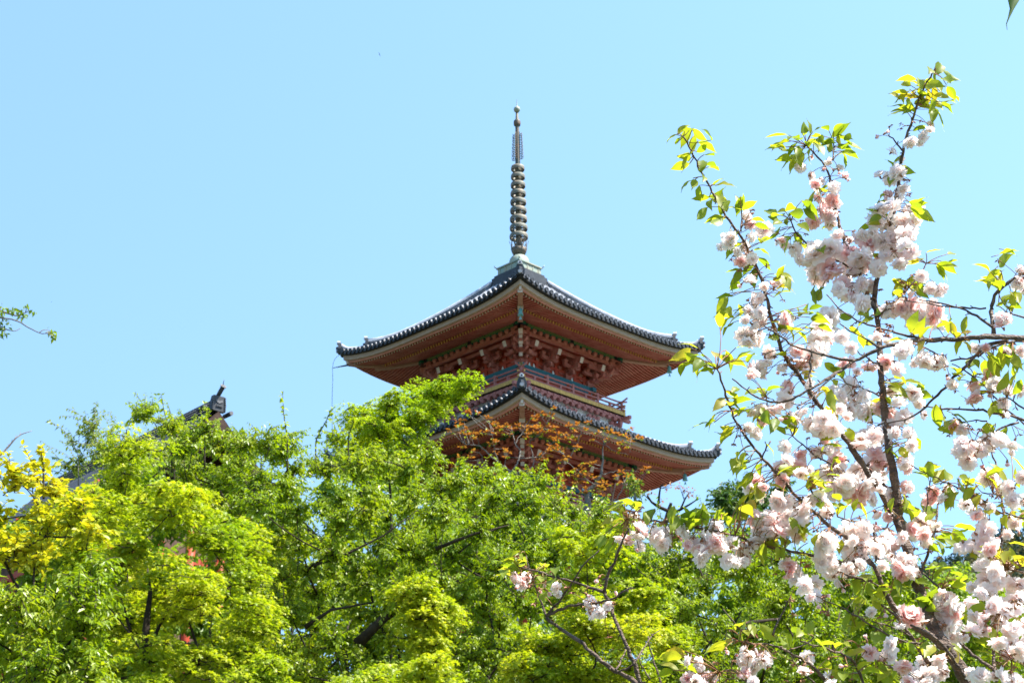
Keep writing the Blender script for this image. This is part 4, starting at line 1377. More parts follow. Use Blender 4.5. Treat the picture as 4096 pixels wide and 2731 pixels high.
# branches reaching into the picture from trees outside its left edge; region 0,1100, scale .5102
o = lambda x, y: (x * 0.5102, 1100 + y * 0.5102)
traced_tree('overhanging_cherry_tree', 'thin cherry branch with drooping leaves entering the sky from the left edge', 24, -260,
            [([(-260, 1500), (-180, 1240), o(-120, 260), o(0, 280)], .09, .02), ([o(0, 280), o(60, 300), o(130, 320), o(200, 295)], .018, .008), ([o(-40, 330), o(0, 335), o(90, 345), o(160, 370), o(220, 410), o(300, 450), o(330, 460), o(390, 455)], .014, .006), ([o(-30, 390), o(0, 400), o(60, 430), o(120, 440), o(165, 415)], .012, .005)],
            M['leaf_green'], M['bark_grey'],
            [o(x, y) for x, y in ((10, 250), (20, 320), (15, 360), (10, 420), (35, 460), (2, 490), (80, 265), (100, 290), (125, 260), (160, 290), (180, 300), (168, 330), (205, 245), (255, 275), (55, 382), (400, 440), (412, 465), (425, 480), (-30, 300), (-30, 380), (20, 280))], 0.10, 7, droop=1.1, spread=0.12)
traced_tree('bare_twig_tree', 'leafless twig crossing the sky above the yellow tree at the left edge', 20, -200,
            [([(-150, 2000), o(-60, 1500), o(0, 1415)], .05, .016), ([o(0, 1415), o(60, 1350), o(120, 1280), o(170, 1245), o(250, 1220)], .016, .005), ([o(-20, 1510), o(0, 1495), o(60, 1460), o(115, 1445)], .009, .004)] +
            [([o(x, y), o(x + 6, y - 26)], .004, .003) for x, y in ((60, 1350), (90, 1312), (120, 1280), (155, 1255))],
            M['leaf_olive'], M['bark_grey'], [], 0.05)


# wooded hill far to the right
def hill():
    Yc = 900.0
    top = at(3900, 2120, Yc)
    def hz(x, y):
        return 12 + (top[2] - 12) * np.exp(-((x - top[0] - 120) / 420) ** 2 - ((y - Yc) / 260) ** 2) + 3 * np.sin(x * 0.05) * np.cos(y * 0.043)
    X, Yv = np.linspace(top[0] - 600, top[0] + 700, 70), np.linspace(Yc - 600, Yc + 600, 60)
    xx, yy = np.meshgrid(X, Yv, indexing='ij')
    edge = np.clip((yy - Yc + 600) / 120, 0, 1) * np.clip((Yc + 600 - yy) / 120, 0, 1) * np.clip((xx - X[0]) / 120, 0, 1) * np.clip((X[-1] - xx) / 120, 0, 1)
    b = MB()
    b.grid(np.stack([xx, yy, hz(xx, yy) * edge - 6 * (1 - edge)], -1))
    tag(b.build('hill', M['hill']), kind='structure')
    f = MB()
    n = 2600
    x, y = rng.uniform(top[0] - 190, top[0] + 110, n), rng.uniform(Yc - 260, Yc + 60, n)
    for i in range(n):
        con = rng.random() < (0.85 if y[i] > Yc - 45 else 0.2)
        c = np.array([x[i], y[i], hz(x[i], y[i])])
        m = 60
        if con:
            h = rng.uniform(7, 13)
            t = rng.uniform(0, 1, m)
            th = rng.uniform(0, 2 * math.pi, m)
            r = (1 - t) * 2.6 * rng.uniform(0.6, 1, m)
            B = c + np.stack([r * np.cos(th), r * np.sin(th), t * h], -1)
            A = np.stack([np.cos(th), np.sin(th), np.full(m, -0.3)], -1)
            leaves(f, B, A, np.array([0, 0, 1.0]) + rng.normal(0, 0.4, (m, 3)), rng.uniform(1.2, 2.0, m), 'wide', 1)
        else:
            d = unit(rng.normal(0, 1, (m, 3)))
            B = c + d * np.array([4.0, 4.0, 3.0]) * rng.uniform(0.6, 1, (m, 1)) + np.array([0, 0, 3.5])
            leaves(f, B, rng.normal(0, 1, (m, 3)), d + rng.normal(0, 0.3, (m, 3)), rng.uniform(0.8, 1.6, m), 'wide', 0)
    tag(f.build('hill_forest', [M['leaf_hill'], M['leaf_conifer']]), 'mixed brown and dark green forest covering the far hill', 'forest', kind='stuff')


hill()


def bird(p, s, heading, bank, label):
    b = MB()
    q = np.linspace(0, 1, 9)
    b.lathe(np.stack([0.07 * np.sin(math.pi * np.clip(q, 0.02, 0.98)) ** 0.7, q * 0.5 - 0.25], -1), n=8)
    for v in range(len(b.V)):
        b.V[v] = b.V[v][:, [0, 2, 1]]
    for sg in (-1, 1):
        b.add([(sg * 0.03, 0.1, 0.02), (sg * 0.28, 0.12, 0.1), (sg * 0.55, -0.05, 0.06), (sg * 0.28, -0.04, 0.09), (sg * 0.03, -0.1, 0.02)], [(0, 1, 3, 4), (1, 2, 3)])
        b.add([(sg * 0.03, 0.1, 0.0), (sg * 0.28, 0.12, 0.08), (sg * 0.55, -0.05, 0.055), (sg * 0.28, -0.04, 0.07), (sg * 0.03, -0.1, 0.0)], [(4, 3, 1, 0), (3, 2, 1)])
    b.add([(-0.02, -0.22, 0), (0.02, -0.22, 0), (0.08, -0.4, 0), (-0.08, -0.4, 0)], [(0, 1, 2, 3), (3, 2, 1, 0)])
    o = b.build('bird', [M['feather']])
    o.location, o.scale, o.rotation_euler = p, (s, s, s), (0.1, bank, heading)
    tag(o, label, 'bird', 'small birds in the sky')


bird(at(206, 1208, 150), 0.17, 1.2, 0.2, 'tiny dark bird far off in the open sky left of the pagoda')
bird(at(1517, 218, 150), 0.55, 0.3, 1.25, 'small bird banking high in the open sky left of the spire')

# ---------------------------------------------------------------- blossoming cherry trees near the camera
# limbs, leaves and blossoms measured in four enlargements of the photograph (A, B, C, D) -> photograph pixels
ZOOM = {'A': (2600, 200, 0.6377), 'B': (2600, 1100, 0.636), 'C': (2600, 1900, 0.636), 'D': (1900, 1900, 0.53)}


def zp(z, x, y):
    a = ZOOM[z]
    return a[0] + x * a[2], a[1] + y * a[2]


def parse(txt):
    out, z = [], 'A'
    for w in txt.split():
        if w in ZOOM:
            z = w
            continue
        v = [float(q) for q in w.split(',')]
        out.append(zp(z, v[0], v[1]) + tuple(q * ZOOM[z][2] for q in v[2:]))
    return out


FY = 3.75                        # distance of the main blossom tree
# (points, width at start px, width at end px, depth offset at start, at end)
LIMBS_MAIN = [
    ("C 2060,1420 2000,1306 1920,1160 1840,1060 1780,960 1730,820 1680,680 1650,560 1610,440 1575,340 1550,200 1545,60 B 1520,1180 1490,1000 1475,850 1460,700 1445,500 1435,330 1425,230 1410,150", 60, 20, 0, 0.1),
    ("B 1410,150 A 1405,1530 1408,1500 1440,1380 1480,1250 1510,1110 1540,950 1560,830 1580,650 1600,560 1640,450 1690,300 1735,200 1790,110", 24, 7, 0.1, 0.0),
    ("B 1425,230 1400,180 1340,80 A 1380,1560 1340,1480 1310,1390 1230,1220 1190,1120 1160,960 1140,870 1112,740 1060,680 980,600", 20, 7, 0.08, 0.2),
    ("C 1575,345 B 1500,1460 1440,1340 1400,1280 1330,1180 1250,1060 1180,960 1100,870 1040,790 1000,720 940,640 880,560 830,480 800,400 770,300 750,200 720,80 700,0 A 650,1330 600,1220 540,1130 470,1030 420,950 370,850 320,760 280,680 245,610 215,545", 26, 7, 0, -0.25),
    ("C 1400,560 1250,400 1110,310 1050,250 1000,200 B 930,1400 850,1300 760,1210 680,1120 600,1020 540,920 500,830 470,730 440,640 425,590", 18, 8, -0.1, -0.3),
    ("C 1345,535 1200,555 1040,508 920,485 800,455 657,417 D 1900,440 1720,405 1560,365 1400,345 1260,335 1150,335", 15, 7, -0.1, -0.3),
    ("C 1860,1080 1700,970 1600,910 1500,790 1460,690 1430,590 1400,555 1345,530", 34, 16, -0.02, -0.12),
    ("C 1760,1190 1680,1080 1640,1010 1590,930 1530,860 1450,810", 20, 8, -0.05, -0.25),
    ("C 1980,1270 1900,1150 1850,1070 1760,1000 1640,940", 18, 10, -0.05, -0.2),
    ("C 2180,1300 2165,1180 2150,1020 2165,850 2190,600 2212,420 2215,330 B 2220,1500 2215,1380 2180,1180 2130,1080", 16, 7, 0.05, 0.25),
    ("C 2300,1340 2230,1260 2130,1200 2050,1150 1960,1060 1890,990", 20, 9, 0.0, 0.15),
    ("C 1690,640 1750,500 1790,350 1810,200 1820,100", 13, 6, 0.05, 0.15),
    ("C 1700,300 1730,200 1745,130 1760,40", 7, 5, 0.1, 0.1),
    ("C 1420,545 1415,450 1405,310", 10, 7, -0.1, -0.05),
    ("C 1425,545 1455,450 1500,300", 11, 7, -0.1, 0.05),
    ("C 1535,355 1400,312 1290,290 1180,265", 11, 6, 0, -0.1),
    ("C 1400,665 1310,645 1220,622", 12, 8, -0.1, -0.15),
    ("C 1560,745 1430,690 1330,660 1240,640", 8, 5, 0, -0.1),
    ("C 1830,715 1760,650 1700,600", 10, 7, 0.05, 0.1),
    ("C 1180,1420 1110,1306 1040,1210 950,1150 860,1100 770,1060 700,1065 600,1060 560,1040", 14, 7, -0.35, -0.5),
    ("C 1370,1400 1340,1290 1290,1170 1200,1120 1100,1080 1000,1060 940,1040", 14, 6, -0.3, -0.45),
    ("C 1570,1230 1490,1190 1430,1160 1350,1110 1310,1080", 9, 5, -0.2, -0.3),
    ("C 1700,1060 1590,1050 1490,1000 1400,950 1300,880 1200,830 1100,790", 9, 5, -0.15, -0.3),
    ("C 1640,1010 1560,960 1450,930 1390,920", 8, 5, -0.15, -0.2),
    ("C 1030,1010 1000,1060 860,1100", 6, 4, -0.4, -0.45),
    ("C 620,1010 560,960 500,900 455,840", 9, 4, -0.5, -0.5),
    ("C 770,1000 800,920 850,830 885,755", 9, 4, -0.48, -0.5),
    ("C 1060,1330 1000,1270 930,1200 880,1130", 9, 5, -0.4, -0.5),
    ("C 640,1330 560,1260 500,1200 430,1250", 8, 5, -0.5, -0.5),
    ("B 1570,1440 1500,1350 1420,1260 1340,1175 1250,1100", 14, 8, 0.05, 0.1),
    ("B 1400,920 1350,780 1310,760 1250,690", 10, 6, 0.15, 0.2),
    ("B 1030,1395 1000,1310 985,1280", 9, 6, -0.2, -0.2),
    ("B 1155,1195 1090,1165 1000,1120 950,1050 900,1010", 9, 5, -0.05, -0.1),
    ("B 700,1150 740,1080 760,1040", 8, 6, -0.28, -0.3),
    ("B 1440,760 1370,720 1300,700 1240,685", 8, 5, 0.1, 0.15),
    ("A 1580,630 1545,580 1500,540", 9, 6, 0.02, 0.0),
    ("A 1150,690 1155,640 1145,560", 8, 5, 0.18, 0.2),
    ("A 1070,1280 1010,1240 950,1190 890,1110 885,1070", 10, 6, 0.15, 0.1),
    ("A 1310,1400 1200,1330 1070,1280", 10, 8, 0.12, 0.15),
    ("A 570,1140 575,1050 575,1000", 8, 5, -0.2, -0.2),
    ("B 1430,255 1500,215 1560,150 1620,90 1680,20 A 1720,1380 1730,1340", 12, 6, 0.1, 0.15),
    ("B 740,870 735,800 730,760", 6, 4, -0.25, -0.3),
]
LIMBS_RIGHT = [
    ("B 2560,400 2352,395 2160,385 1900,405 1700,400 1500,440 1380,490 1280,545 1180,610 1080,680 1000,715 920,760 850,800 780,805 700,785 620,740 560,690 520,655", 27, 6, 0, -0.2),
    ("B 2165,380 2150,280 2140,200 2170,120 2240,50 2330,0 2420,-40", 20, 11, 0, 0.05),
    ("B 2150,325 2060,260 1950,205 1800,175 1690,155", 12, 5, 0, 0.1),
    ("B 2110,212 1980,205 1850,195 1700,170 1560,150", 9, 4, 0.02, 0.1),
    ("B 1695,398 1560,370 1430,330 1310,295 1200,220 1110,125", 12, 5, -0.08, 0.0),
    ("B 1440,455 1330,380 1250,350 1190,310", 9, 5, -0.1, -0.05),
    ("B 1280,545 1150,520 1000,480 900,440 800,370 720,320", 14, 6, -0.12, -0.2),
    ("B 1008,712 1005,600 1015,465", 12, 8, -0.15, -0.15),
    ("B 1180,610 1060,720 1010,790 920,835 885,800", 8, 4, -0.14, -0.2),
    ("B 2250,410 2120,430 2060,500 1980,580 1880,680 1800,770 1720,840 1640,900 1540,925 1430,940", 17, 6, 0, 0.1),
    ("B 2560,470 2352,405 2200,430 2080,500 1980,530 1890,538", 14, 7, 0.02, 0.1),
    ("B 2560,960 2352,910 2200,870 2050,845 1880,840 1720,830", 14, 6, 0.05, 0.15),
    ("B 2310,918 2200,970 2100,1030 2040,1055", 10, 5, 0.05, 0.0),
    ("B 2120,920 2020,910 1960,925", 7, 4, 0.1, 0.1),
    ("B 2480,1010 2352,940 2290,880 2230,830 2130,730", 10, 5, 0.05, 0.1),
    ("B 2440,880 2330,830 2250,765", 10, 6, 0.0, 0.05),
    ("B 2040,640 1980,600 1900,555", 7, 4, 0.05, 0.1),
    ("B 1790,490 1700,440 1640,430", 7, 5, -0.05, 0.0),
    ("B 1430,560 1340,505 1300,480", 8, 5, -0.1, -0.1),
    ("B 2440,300 2352,265 2240,235", 10, 6, 0.0, 0.0),
    ("B 2120,1430 2030,1380 1950,1340 1880,1310 1760,1260 1630,1190", 8, 4, 0.1, 0.2),
    ("B 1735,1500 1750,1380 1770,1230 1780,1180", 5, 3, 0.2, 0.2),
    ("B 2460,1460 2352,1400 2200,1375 2080,1370", 9, 5, 0.1, 0.15),
    ("C 2460,820 2352,760 2260,800 2200,860", 10, 6, 0.05, 0.0),
    ("C 2460,1080 2352,1110 2270,1150", 12, 8, 0.0, 0.0),
    ("C 2460,640 2340,610 2250,590", 9, 6, 0.05, 0.05),
    ("C 2460,300 2340,270 2230,230", 10, 6, 0.1, 0.1),
]
LIMBS_LOW = [
    ("D 1330,1760 1240,1560 1200,1430 1130,1250 1060,1100 1015,950 980,872", 20, 12, 0, 0.05),
    ("D 980,872 968,835 1010,740 1058,640 1088,535 1130,455 1160,400", 14, 8, 0.05, -0.05),
    ("D 990,885 860,845 740,808 600,770 480,730 380,702 325,690", 13, 6, 0.05, 0.15),
    ("D 1320,1640 1220,1565 1080,1490 950,1400 870,1330 790,1245 690,1185 600,1120 535,1065", 20, 12, 0.02, 0.15),
    ("D 535,1065 500,960 460,840 420,730 385,600", 9, 5, 0.15, 0.2),
    ("D 540,1060 640,955 720,830 800,700 930,565", 10, 5, 0.15, 0.05),
    ("D 545,1060 640,1010 820,970 960,955 1080,910 1180,840", 12, 7, 0.15, 0.0),
    ("D 1200,1420 1150,1460 1080,1482", 9, 6, 0.02, 0.02),
    ("D 1065,1475 1100,1390 1135,1320", 8, 5, 0.05, 0.1),
    ("D 1200,1430 1240,1380 1290,1270 1330,1210 1390,1165", 9, 4, 0.0, 0.1),
    ("D 1420,1650 1395,1540 1350,1400 1310,1280 1305,1220", 9, 5, 0.05, 0.1),
    ("D 1320,1540 1260,1420 1215,1350", 6, 4, 0.05, 0.1),
]
BLOOMS = parse("A 1155,860,45 1060,960,55 1075,1050,65 1130,1090,35 1180,1170,40 1290,1190,40 1060,1350,75 1170,1280,90 1280,1290,80 1340,1340,80 1200,1390,80 1020,1300,50 1110,1440,35 1430,1330,50 1390,1450,60 1190,1500,45 1290,1500,60 1270,1545,60 1520,830,65 1440,790,35 1580,860,40 1630,940,60 1510,1020,75 1620,1020,45 1480,1170,60 1580,1150,75 1550,1270,70 1500,910,40 1560,1330,40 1720,550,42 1630,570,45 1520,640,35 1760,470,25 1480,520,25 1420,550,22 1190,745,30 1120,700,30 1040,840,35 940,740,35 1220,790,30 1010,790,28 640,1080,60 630,1170,45 500,1180,45 490,1220,40 590,1230,40 580,1330,50 640,1310,40 900,1260,50 830,1180,30 800,1200,25 630,1450,40 780,1480,40 720,1480,30 1700,1420,45 1780,1500,45 2310,1460,50 2320,1380,35 "
               "B 660,190,60 700,240,45 820,310,50 600,370,65 680,350,55 620,410,45 1420,380,40 1110,230,40 1120,320,60 1060,430,70 960,480,50 1050,530,60 1210,390,45 1260,460,45 1160,380,40 1460,240,45 1530,230,45 1620,210,70 1700,240,60 1800,240,60 1760,280,50 1700,180,40 740,540,55 660,590,45 720,620,40 650,620,40 830,590,30 920,570,40 860,710,45 980,680,45 1280,570,45 1380,560,50 1500,570,50 1600,530,60 1700,520,50 1740,540,45 1830,520,55 1490,410,30 2050,460,35 2210,270,45 2220,320,50 1230,750,55 1320,730,60 1260,790,40 1190,760,45 1520,730,40 1650,760,50 1690,800,40 1570,870,60 940,865,60 1200,840,40 1290,830,40 700,850,40 780,860,35 640,860,30 1090,910,70 1060,980,65 1120,1030,45 1350,980,75 1330,1050,65 1450,1030,60 1590,1020,55 1530,990,45 1410,1110,50 660,1000,45 620,960,35 850,1080,40 940,1120,40 1050,1100,45 910,1190,60 860,1170,40 950,1250,40 1160,1220,65 1210,1290,70 1300,1280,70 1400,1230,70 1220,1320,60 1100,1240,45 1480,1210,50 1580,1190,50 1480,1350,50 1600,1330,45 1320,1400,60 720,1330,55 620,1340,35 800,1430,55 960,1470,60 1100,1440,50 1060,1400,40 2100,690,60 2200,690,55 2160,720,40 2220,810,40 1900,690,30 1870,640,25 1960,960,50 1960,1060,50 2040,1110,60 1990,1130,45 2130,1050,60 2200,1040,50 2290,1050,50 2280,1110,30 2320,740,35 2340,480,40 1800,1390,50 1880,1370,40 2180,1290,60 2240,1330,50 2110,1430,40 2280,1420,50 2340,1270,40 2150,1240,35 1980,1440,40 "
               "C 970,230,60 720,300,60 800,300,60 700,360,50 890,340,50 860,250,40 760,240,40 1130,390,60 1230,390,55 1080,440,60 1130,500,60 1260,500,60 1330,480,60 1180,590,50 1230,600,40 1320,370,60 1440,390,60 1390,420,50 1540,540,60 1620,580,55 1580,500,50 1640,610,40 1730,330,55 1690,360,50 1740,400,50 1780,320,40 1580,390,35 880,560,40 840,565,30 940,630,50 1040,640,55 960,690,50 1030,770,45 1000,760,35 1390,860,30 1640,900,65 1700,920,45 1600,890,40 1850,770,60 1940,800,55 1860,850,60 1820,820,45 2020,810,40 2130,830,60 1840,980,60 1900,1040,55 1830,1020,45 1960,1010,40 2040,880,40 2070,960,60 2100,990,45 2020,970,40 2080,410,75 2050,470,45 2130,460,50 2130,640,65 2080,700,65 2170,680,50 2090,740,40 2270,690,65 2320,690,50 2240,370,40 2110,280,40 2050,240,40 2290,300,40 2250,560,40 2180,570,35 2230,850,55 2280,920,60 2300,840,45 2200,920,45 2290,1040,60 2320,1080,50 2240,1130,40 1460,1100,55 1430,1120,35 1360,1030,25 1620,1220,55 1720,1220,60 1800,1200,55 1590,1200,40 1680,1280,60 1760,1280,50 2080,1270,50 2200,1270,50 2020,1250,40 2290,1290,45 660,1150,60 720,1160,45 610,1140,40 990,1150,40 330,1190,50 250,1170,35 290,1270,55 360,1270,40 240,1280,40 600,1240,30 650,1300,35 560,1250,25 1220,1200,22 1130,1270,40 1130,1310,35 480,1100,22 590,1100,30 680,1110,30 960,1200,25 1010,1230,20 1210,710,22 1060,830,20 1110,760,22 1330,580,22 1500,265,30 1280,340,45 1470,560,35 1420,240,35 ")
BLOOMS_D = parse("D 1200,310,40 1230,430,60 1180,500,65 1240,540,45 1140,490,40 1350,450,60 1430,450,60 1410,510,60 1560,420,55 1520,410,40 1800,400,60 1740,490,70 1640,520,60 1720,590,65 1820,580,65 1920,610,60 1850,510,50 1940,510,45 2060,560,65 2030,630,50 2000,600,45 ")
BLOOMS_LOW = parse("D 330,760,50 350,820,50 300,780,35 390,770,35 400,830,28 620,850,38 550,880,28 490,865,24 530,820,25 870,970,45 950,1030,45 1000,980,35 890,1010,45 845,900,25 930,780,28 1060,885,20 ")
LEAFS = parse("A 220,545 130,555 180,560 200,500 310,530 270,590 240,500 330,620 370,660 400,740 365,720 430,820 230,840 310,900 280,840 320,930 380,960 330,1030 420,1080 410,1060 480,960 460,980 560,950 560,975 620,970 700,1105 520,1250 700,1260 540,1380 530,1450 550,1420 720,1335 820,1390 840,1410 850,1480 460,1550 230,690 190,730 340,800 420,900 450,960 710,1190 520,1170 "
              "800,540 780,600 850,620 830,580 870,700 830,680 930,640 900,720 940,680 960,500 970,480 1040,500 1070,560 1040,540 1100,490 1190,500 1180,480 1240,550 1270,600 1230,600 1230,640 1220,690 1250,650 1080,600 1000,660 900,550 990,580 1110,580 1060,610 1080,870 1040,880 "
              "800,1040 770,1050 810,1010 890,990 930,1030 860,1060 1000,990 1020,930 850,1190 930,1200 860,1220 1030,1220 1070,1250 770,1160 800,1080 "
              "1440,940 1390,1010 1440,1040 1440,980 1400,1090 1370,1110 1430,1090 1680,960 1700,1040 1740,1050 1670,1030 1680,1000 1530,730 1600,750 1540,760 1700,940 1560,1080 1620,1070 "
              "1760,130 1810,110 1790,160 1860,180 1880,200 1890,270 1900,300 1850,340 1870,360 1780,400 1770,360 1600,210 1640,200 1570,270 1600,280 1640,280 1580,350 1620,350 1550,390 1570,380 1700,190 1690,220 1740,300 1720,310 1830,290 1810,230 1780,220 1800,340 1660,260 1720,270 1690,330 "
              "1060,1540 1780,1260 1670,1310 1640,1310 1820,1340 1870,1350 1890,1330 1820,1390 1850,1400 1570,1470 1550,1520 1660,1500 1690,1490 2240,1270 2220,1320 2150,1410 2140,1440 2200,1430 2180,1460 2280,1560 1420,1290 1700,1450 "
              "B 540,10 540,60 850,80 860,40 470,130 450,190 500,230 480,290 440,280 580,210 540,270 580,450 590,500 610,510 240,530 290,560 200,590 270,530 230,570 320,580 380,560 410,490 500,540 550,550 470,530 350,600 300,500 940,230 870,240 970,240 1000,330 890,360 850,340 780,390 820,490 1060,120 1040,200 1040,240 1230,265 1350,250 1360,215 1380,270 1290,350 1330,410 1560,40 1560,110 1580,60 1670,90 1690,330 1660,310 1760,330 1850,310 1880,300 1980,310 1960,370 1930,370 1940,440 1570,460 1590,470 2120,50 2180,60 2150,40 2250,140 2280,200 2260,200 2300,130 2150,570 2110,580 2200,540 2180,560 2060,620 2040,660 2100,740 2290,610 2310,600 2310,700 2280,650 1960,640 2230,490 2280,480 2250,520 2300,540 1930,620 2130,620 "
              "650,730 700,720 780,710 710,740 540,720 440,810 470,820 500,800 560,800 540,820 600,850 390,920 370,930 480,990 470,960 530,850 690,880 690,930 720,870 790,930 770,950 850,910 880,960 900,960 920,900 820,970 760,1090 1100,720 1120,740 1160,670 1140,790 1160,860 1220,1000 1250,980 1140,1080 1430,840 1410,860 1380,880 1550,700 1570,760 1530,690 1690,690 1700,710 1640,670 1650,1070 1600,1110 1670,1050 1600,670 1560,720 1840,880 1830,910 1900,870 1880,960 1890,930 1940,930 1960,900 2150,960 2130,980 2220,1010 2160,850 2180,840 1100,330 1180,600 1150,590 950,370 1430,230 1700,420 1720,760 940,600 1000,610 1170,920 "
              "580,1160 550,1150 580,1210 560,1200 620,1280 580,1310 610,1300 850,1220 880,1240 860,1210 1010,1260 1030,1270 1100,1310 1080,1320 680,1370 1740,1240 1790,1200 1720,1240 1870,1250 1970,1340 1950,1310 1910,1400 1880,1400 1990,1290 2020,1290 2200,1240 2170,1240 2320,1190 2300,1250 2050,1410 1600,1430 1110,1340 1150,1180 1590,1460 1520,1080 "
              "C 590,160 560,180 600,210 570,200 640,190 680,110 690,270 610,230 1210,210 1190,200 1240,160 1060,150 1000,360 970,350 960,370 770,400 720,410 700,430 720,480 710,500 820,480 800,490 850,410 540,420 500,420 280,240 240,240 340,250 330,270 460,250 490,280 440,240 560,270 230,270 380,230 1500,200 1520,180 1600,230 1640,220 1700,240 1740,190 1760,260 1600,180 1590,300 1610,170 1780,230 1860,370 1930,400 1900,430 1960,350 1960,410 1800,470 1880,450 1840,400 1290,780 1330,800 1310,820 1420,800 1280,900 1230,920 1270,920 1300,950 1330,930 1300,700 1350,760 1480,760 1440,800 1660,640 1700,650 1630,650 1780,580 1840,600 1820,580 1900,640 1950,660 1990,650 1960,630 1780,770 1720,780 1760,790 1560,740 1540,770 2150,450 2270,510 2250,500 2080,530 2050,520 2330,520 2290,560 1970,860 2010,860 1640,1090 1680,1080 1760,1100 1720,1070 1900,1130 1850,1110 2080,1060 2120,1050 2150,1000 1500,1270 1470,1250 1530,1260 1350,1190 1320,1190 1260,1200 1180,1210 1180,1260 1210,1250 1110,1200 940,990 970,980 1080,1070 1110,1060 1200,1060 1240,1070 620,980 640,970 480,1060 430,1080 460,1070 570,1010 740,990 130,1140 150,1170 110,1130 230,1200 120,1200 250,1210 870,1040 840,1060 1420,1020 1470,1010 1130,180 1290,180 1330,210 940,330 1180,440 1010,950 1940,1150 1560,690 1390,720 2230,520 2190,190 2130,230 2080,60 2040,100 1980,60 1990,30 1890,130 2000,120 2060,150 2230,100 2300,60 2220,60 1600,720 1470,700 1290,1260 1400,1230 1660,720 1760,830 2100,1110 2060,850 1960,700 2320,230 2280,280 2180,230 ")
LEAFS_D = parse("D 1080,250 1090,220 1130,220 1150,200 1200,230 1060,350 1020,350 1050,400 1020,410 1100,270 1310,310 1290,320 1480,480 1500,350 1580,330 1640,330 1700,320 1660,300 1220,220 1020,530 970,510 1080,570 960,500 1010,560 1840,290 ")
LEAFS_LOW = parse("D 260,640 240,640 330,620 340,650 250,720 220,730 200,750 280,700 380,650 480,700 610,710 500,780 580,800 ")


def petal_bloom(b, c, face, R, openness, wilt, m=0):
    """double blossom: many ruffled notched petals in rings round the face direction, a loose pompon"""
    face = unit(np.asarray(face, float))
    s1 = unit(np.cross(face, rng.normal(0, 1, 3)))
    s2 = np.cross(face, s1)
    rows = np.array([0.0, 0.4, 0.75, 1.0])
    wid = np.array([0.08, 0.30, 0.42, 0.30])
    rings = ((8, -0.15, 1.0), (9, 0.22, 0.97), (8, 0.58, 0.88), (7, 0.92, 0.76), (5, 1.25, 0.6)) if openness > 0.3 else ((6, 0.7, 1.0), (5, 1.1, 0.9))
    V = []
    for npet, tilt, sc in rings:
        for k in range(npet):
            a = 2 * math.pi * (k + rng.uniform(-0.35, 0.35)) / npet + tilt * 3
            el = tilt + rng.normal(0, 0.2) + (1 - openness) * 0.5
            out = math.cos(a) * s1 + math.sin(a) * s2
            ax = math.cos(el) * out + math.sin(el) * face
            up = -math.sin(el) * out + math.cos(el) * face
            sd = np.cross(ax, up)
            L = R * sc * rng.uniform(0.8, 1.12)
            cup = rng.uniform(0.0, 0.3) - wilt * 0.4
            tw = rng.normal(0, 0.25)
            for i in range(4):
                for j in (-1, 0, 1):
                    w = wid[i] * j
                    lift = 0.5 * w * w + cup * rows[i] ** 2 * 0.8 + tw * w * rows[i] + rng.normal(0, 0.055) * rows[i]
                    x = rows[i] - (0.14 if i == 3 and j == 0 else 0)
                    V.append(c + L * (x * ax + w * sd + lift * up))
    n = len(V) // 12
    q = np.array([(r_ * 3 + k_, r_ * 3 + k_ + 1, r_ * 3 + k_ + 4, r_ * 3 + k_ + 3) for r_ in range(3) for k_ in range(2)])
    b.add(np.array(V), (q[None] + (np.arange(n) * 12)[:, None, None]).reshape(-1, 4), m, True)


def big_leaf(b, c, d, nrm, L, curl):
    """ovate cherry leaf with a drawn out tip, folded along the midrib and drooping, centred near c"""
    d = unit(d)
    sd = unit(np.cross(nrm, d))
    up = np.cross(d, sd)
    x = np.array([0, 0.10, 0.25, 0.42, 0.60, 0.76, 0.88, 1.0])
    w = np.array([0.02, 0.12, 0.20, 0.235, 0.20, 0.12, 0.04, 0.003]) * rng.uniform(0.85, 1.15)
    fold = rng.uniform(0.12, 0.42)
    side_bend = rng.uniform(-0.12, 0.12)
    P = np.zeros((8, 5, 3))
    for i in range(8):
        z = -curl * (x[i] - 0.35) ** 2 + 0.02 * rng.normal()
        for k, q in enumerate((-1, -0.5, 0, 0.5, 1)):
            ww = w[i] * q
            rip = 0.012 * math.sin(i * 2.3 + q * 2) * abs(q)
            P[i, k] = c + L * ((x[i] - 0.45) * d + (ww + side_bend * x[i] ** 2) * sd + (z + fold * abs(ww) + rip) * up)
    b.grid(P, 0, True)
    return c - 0.45 * L * d


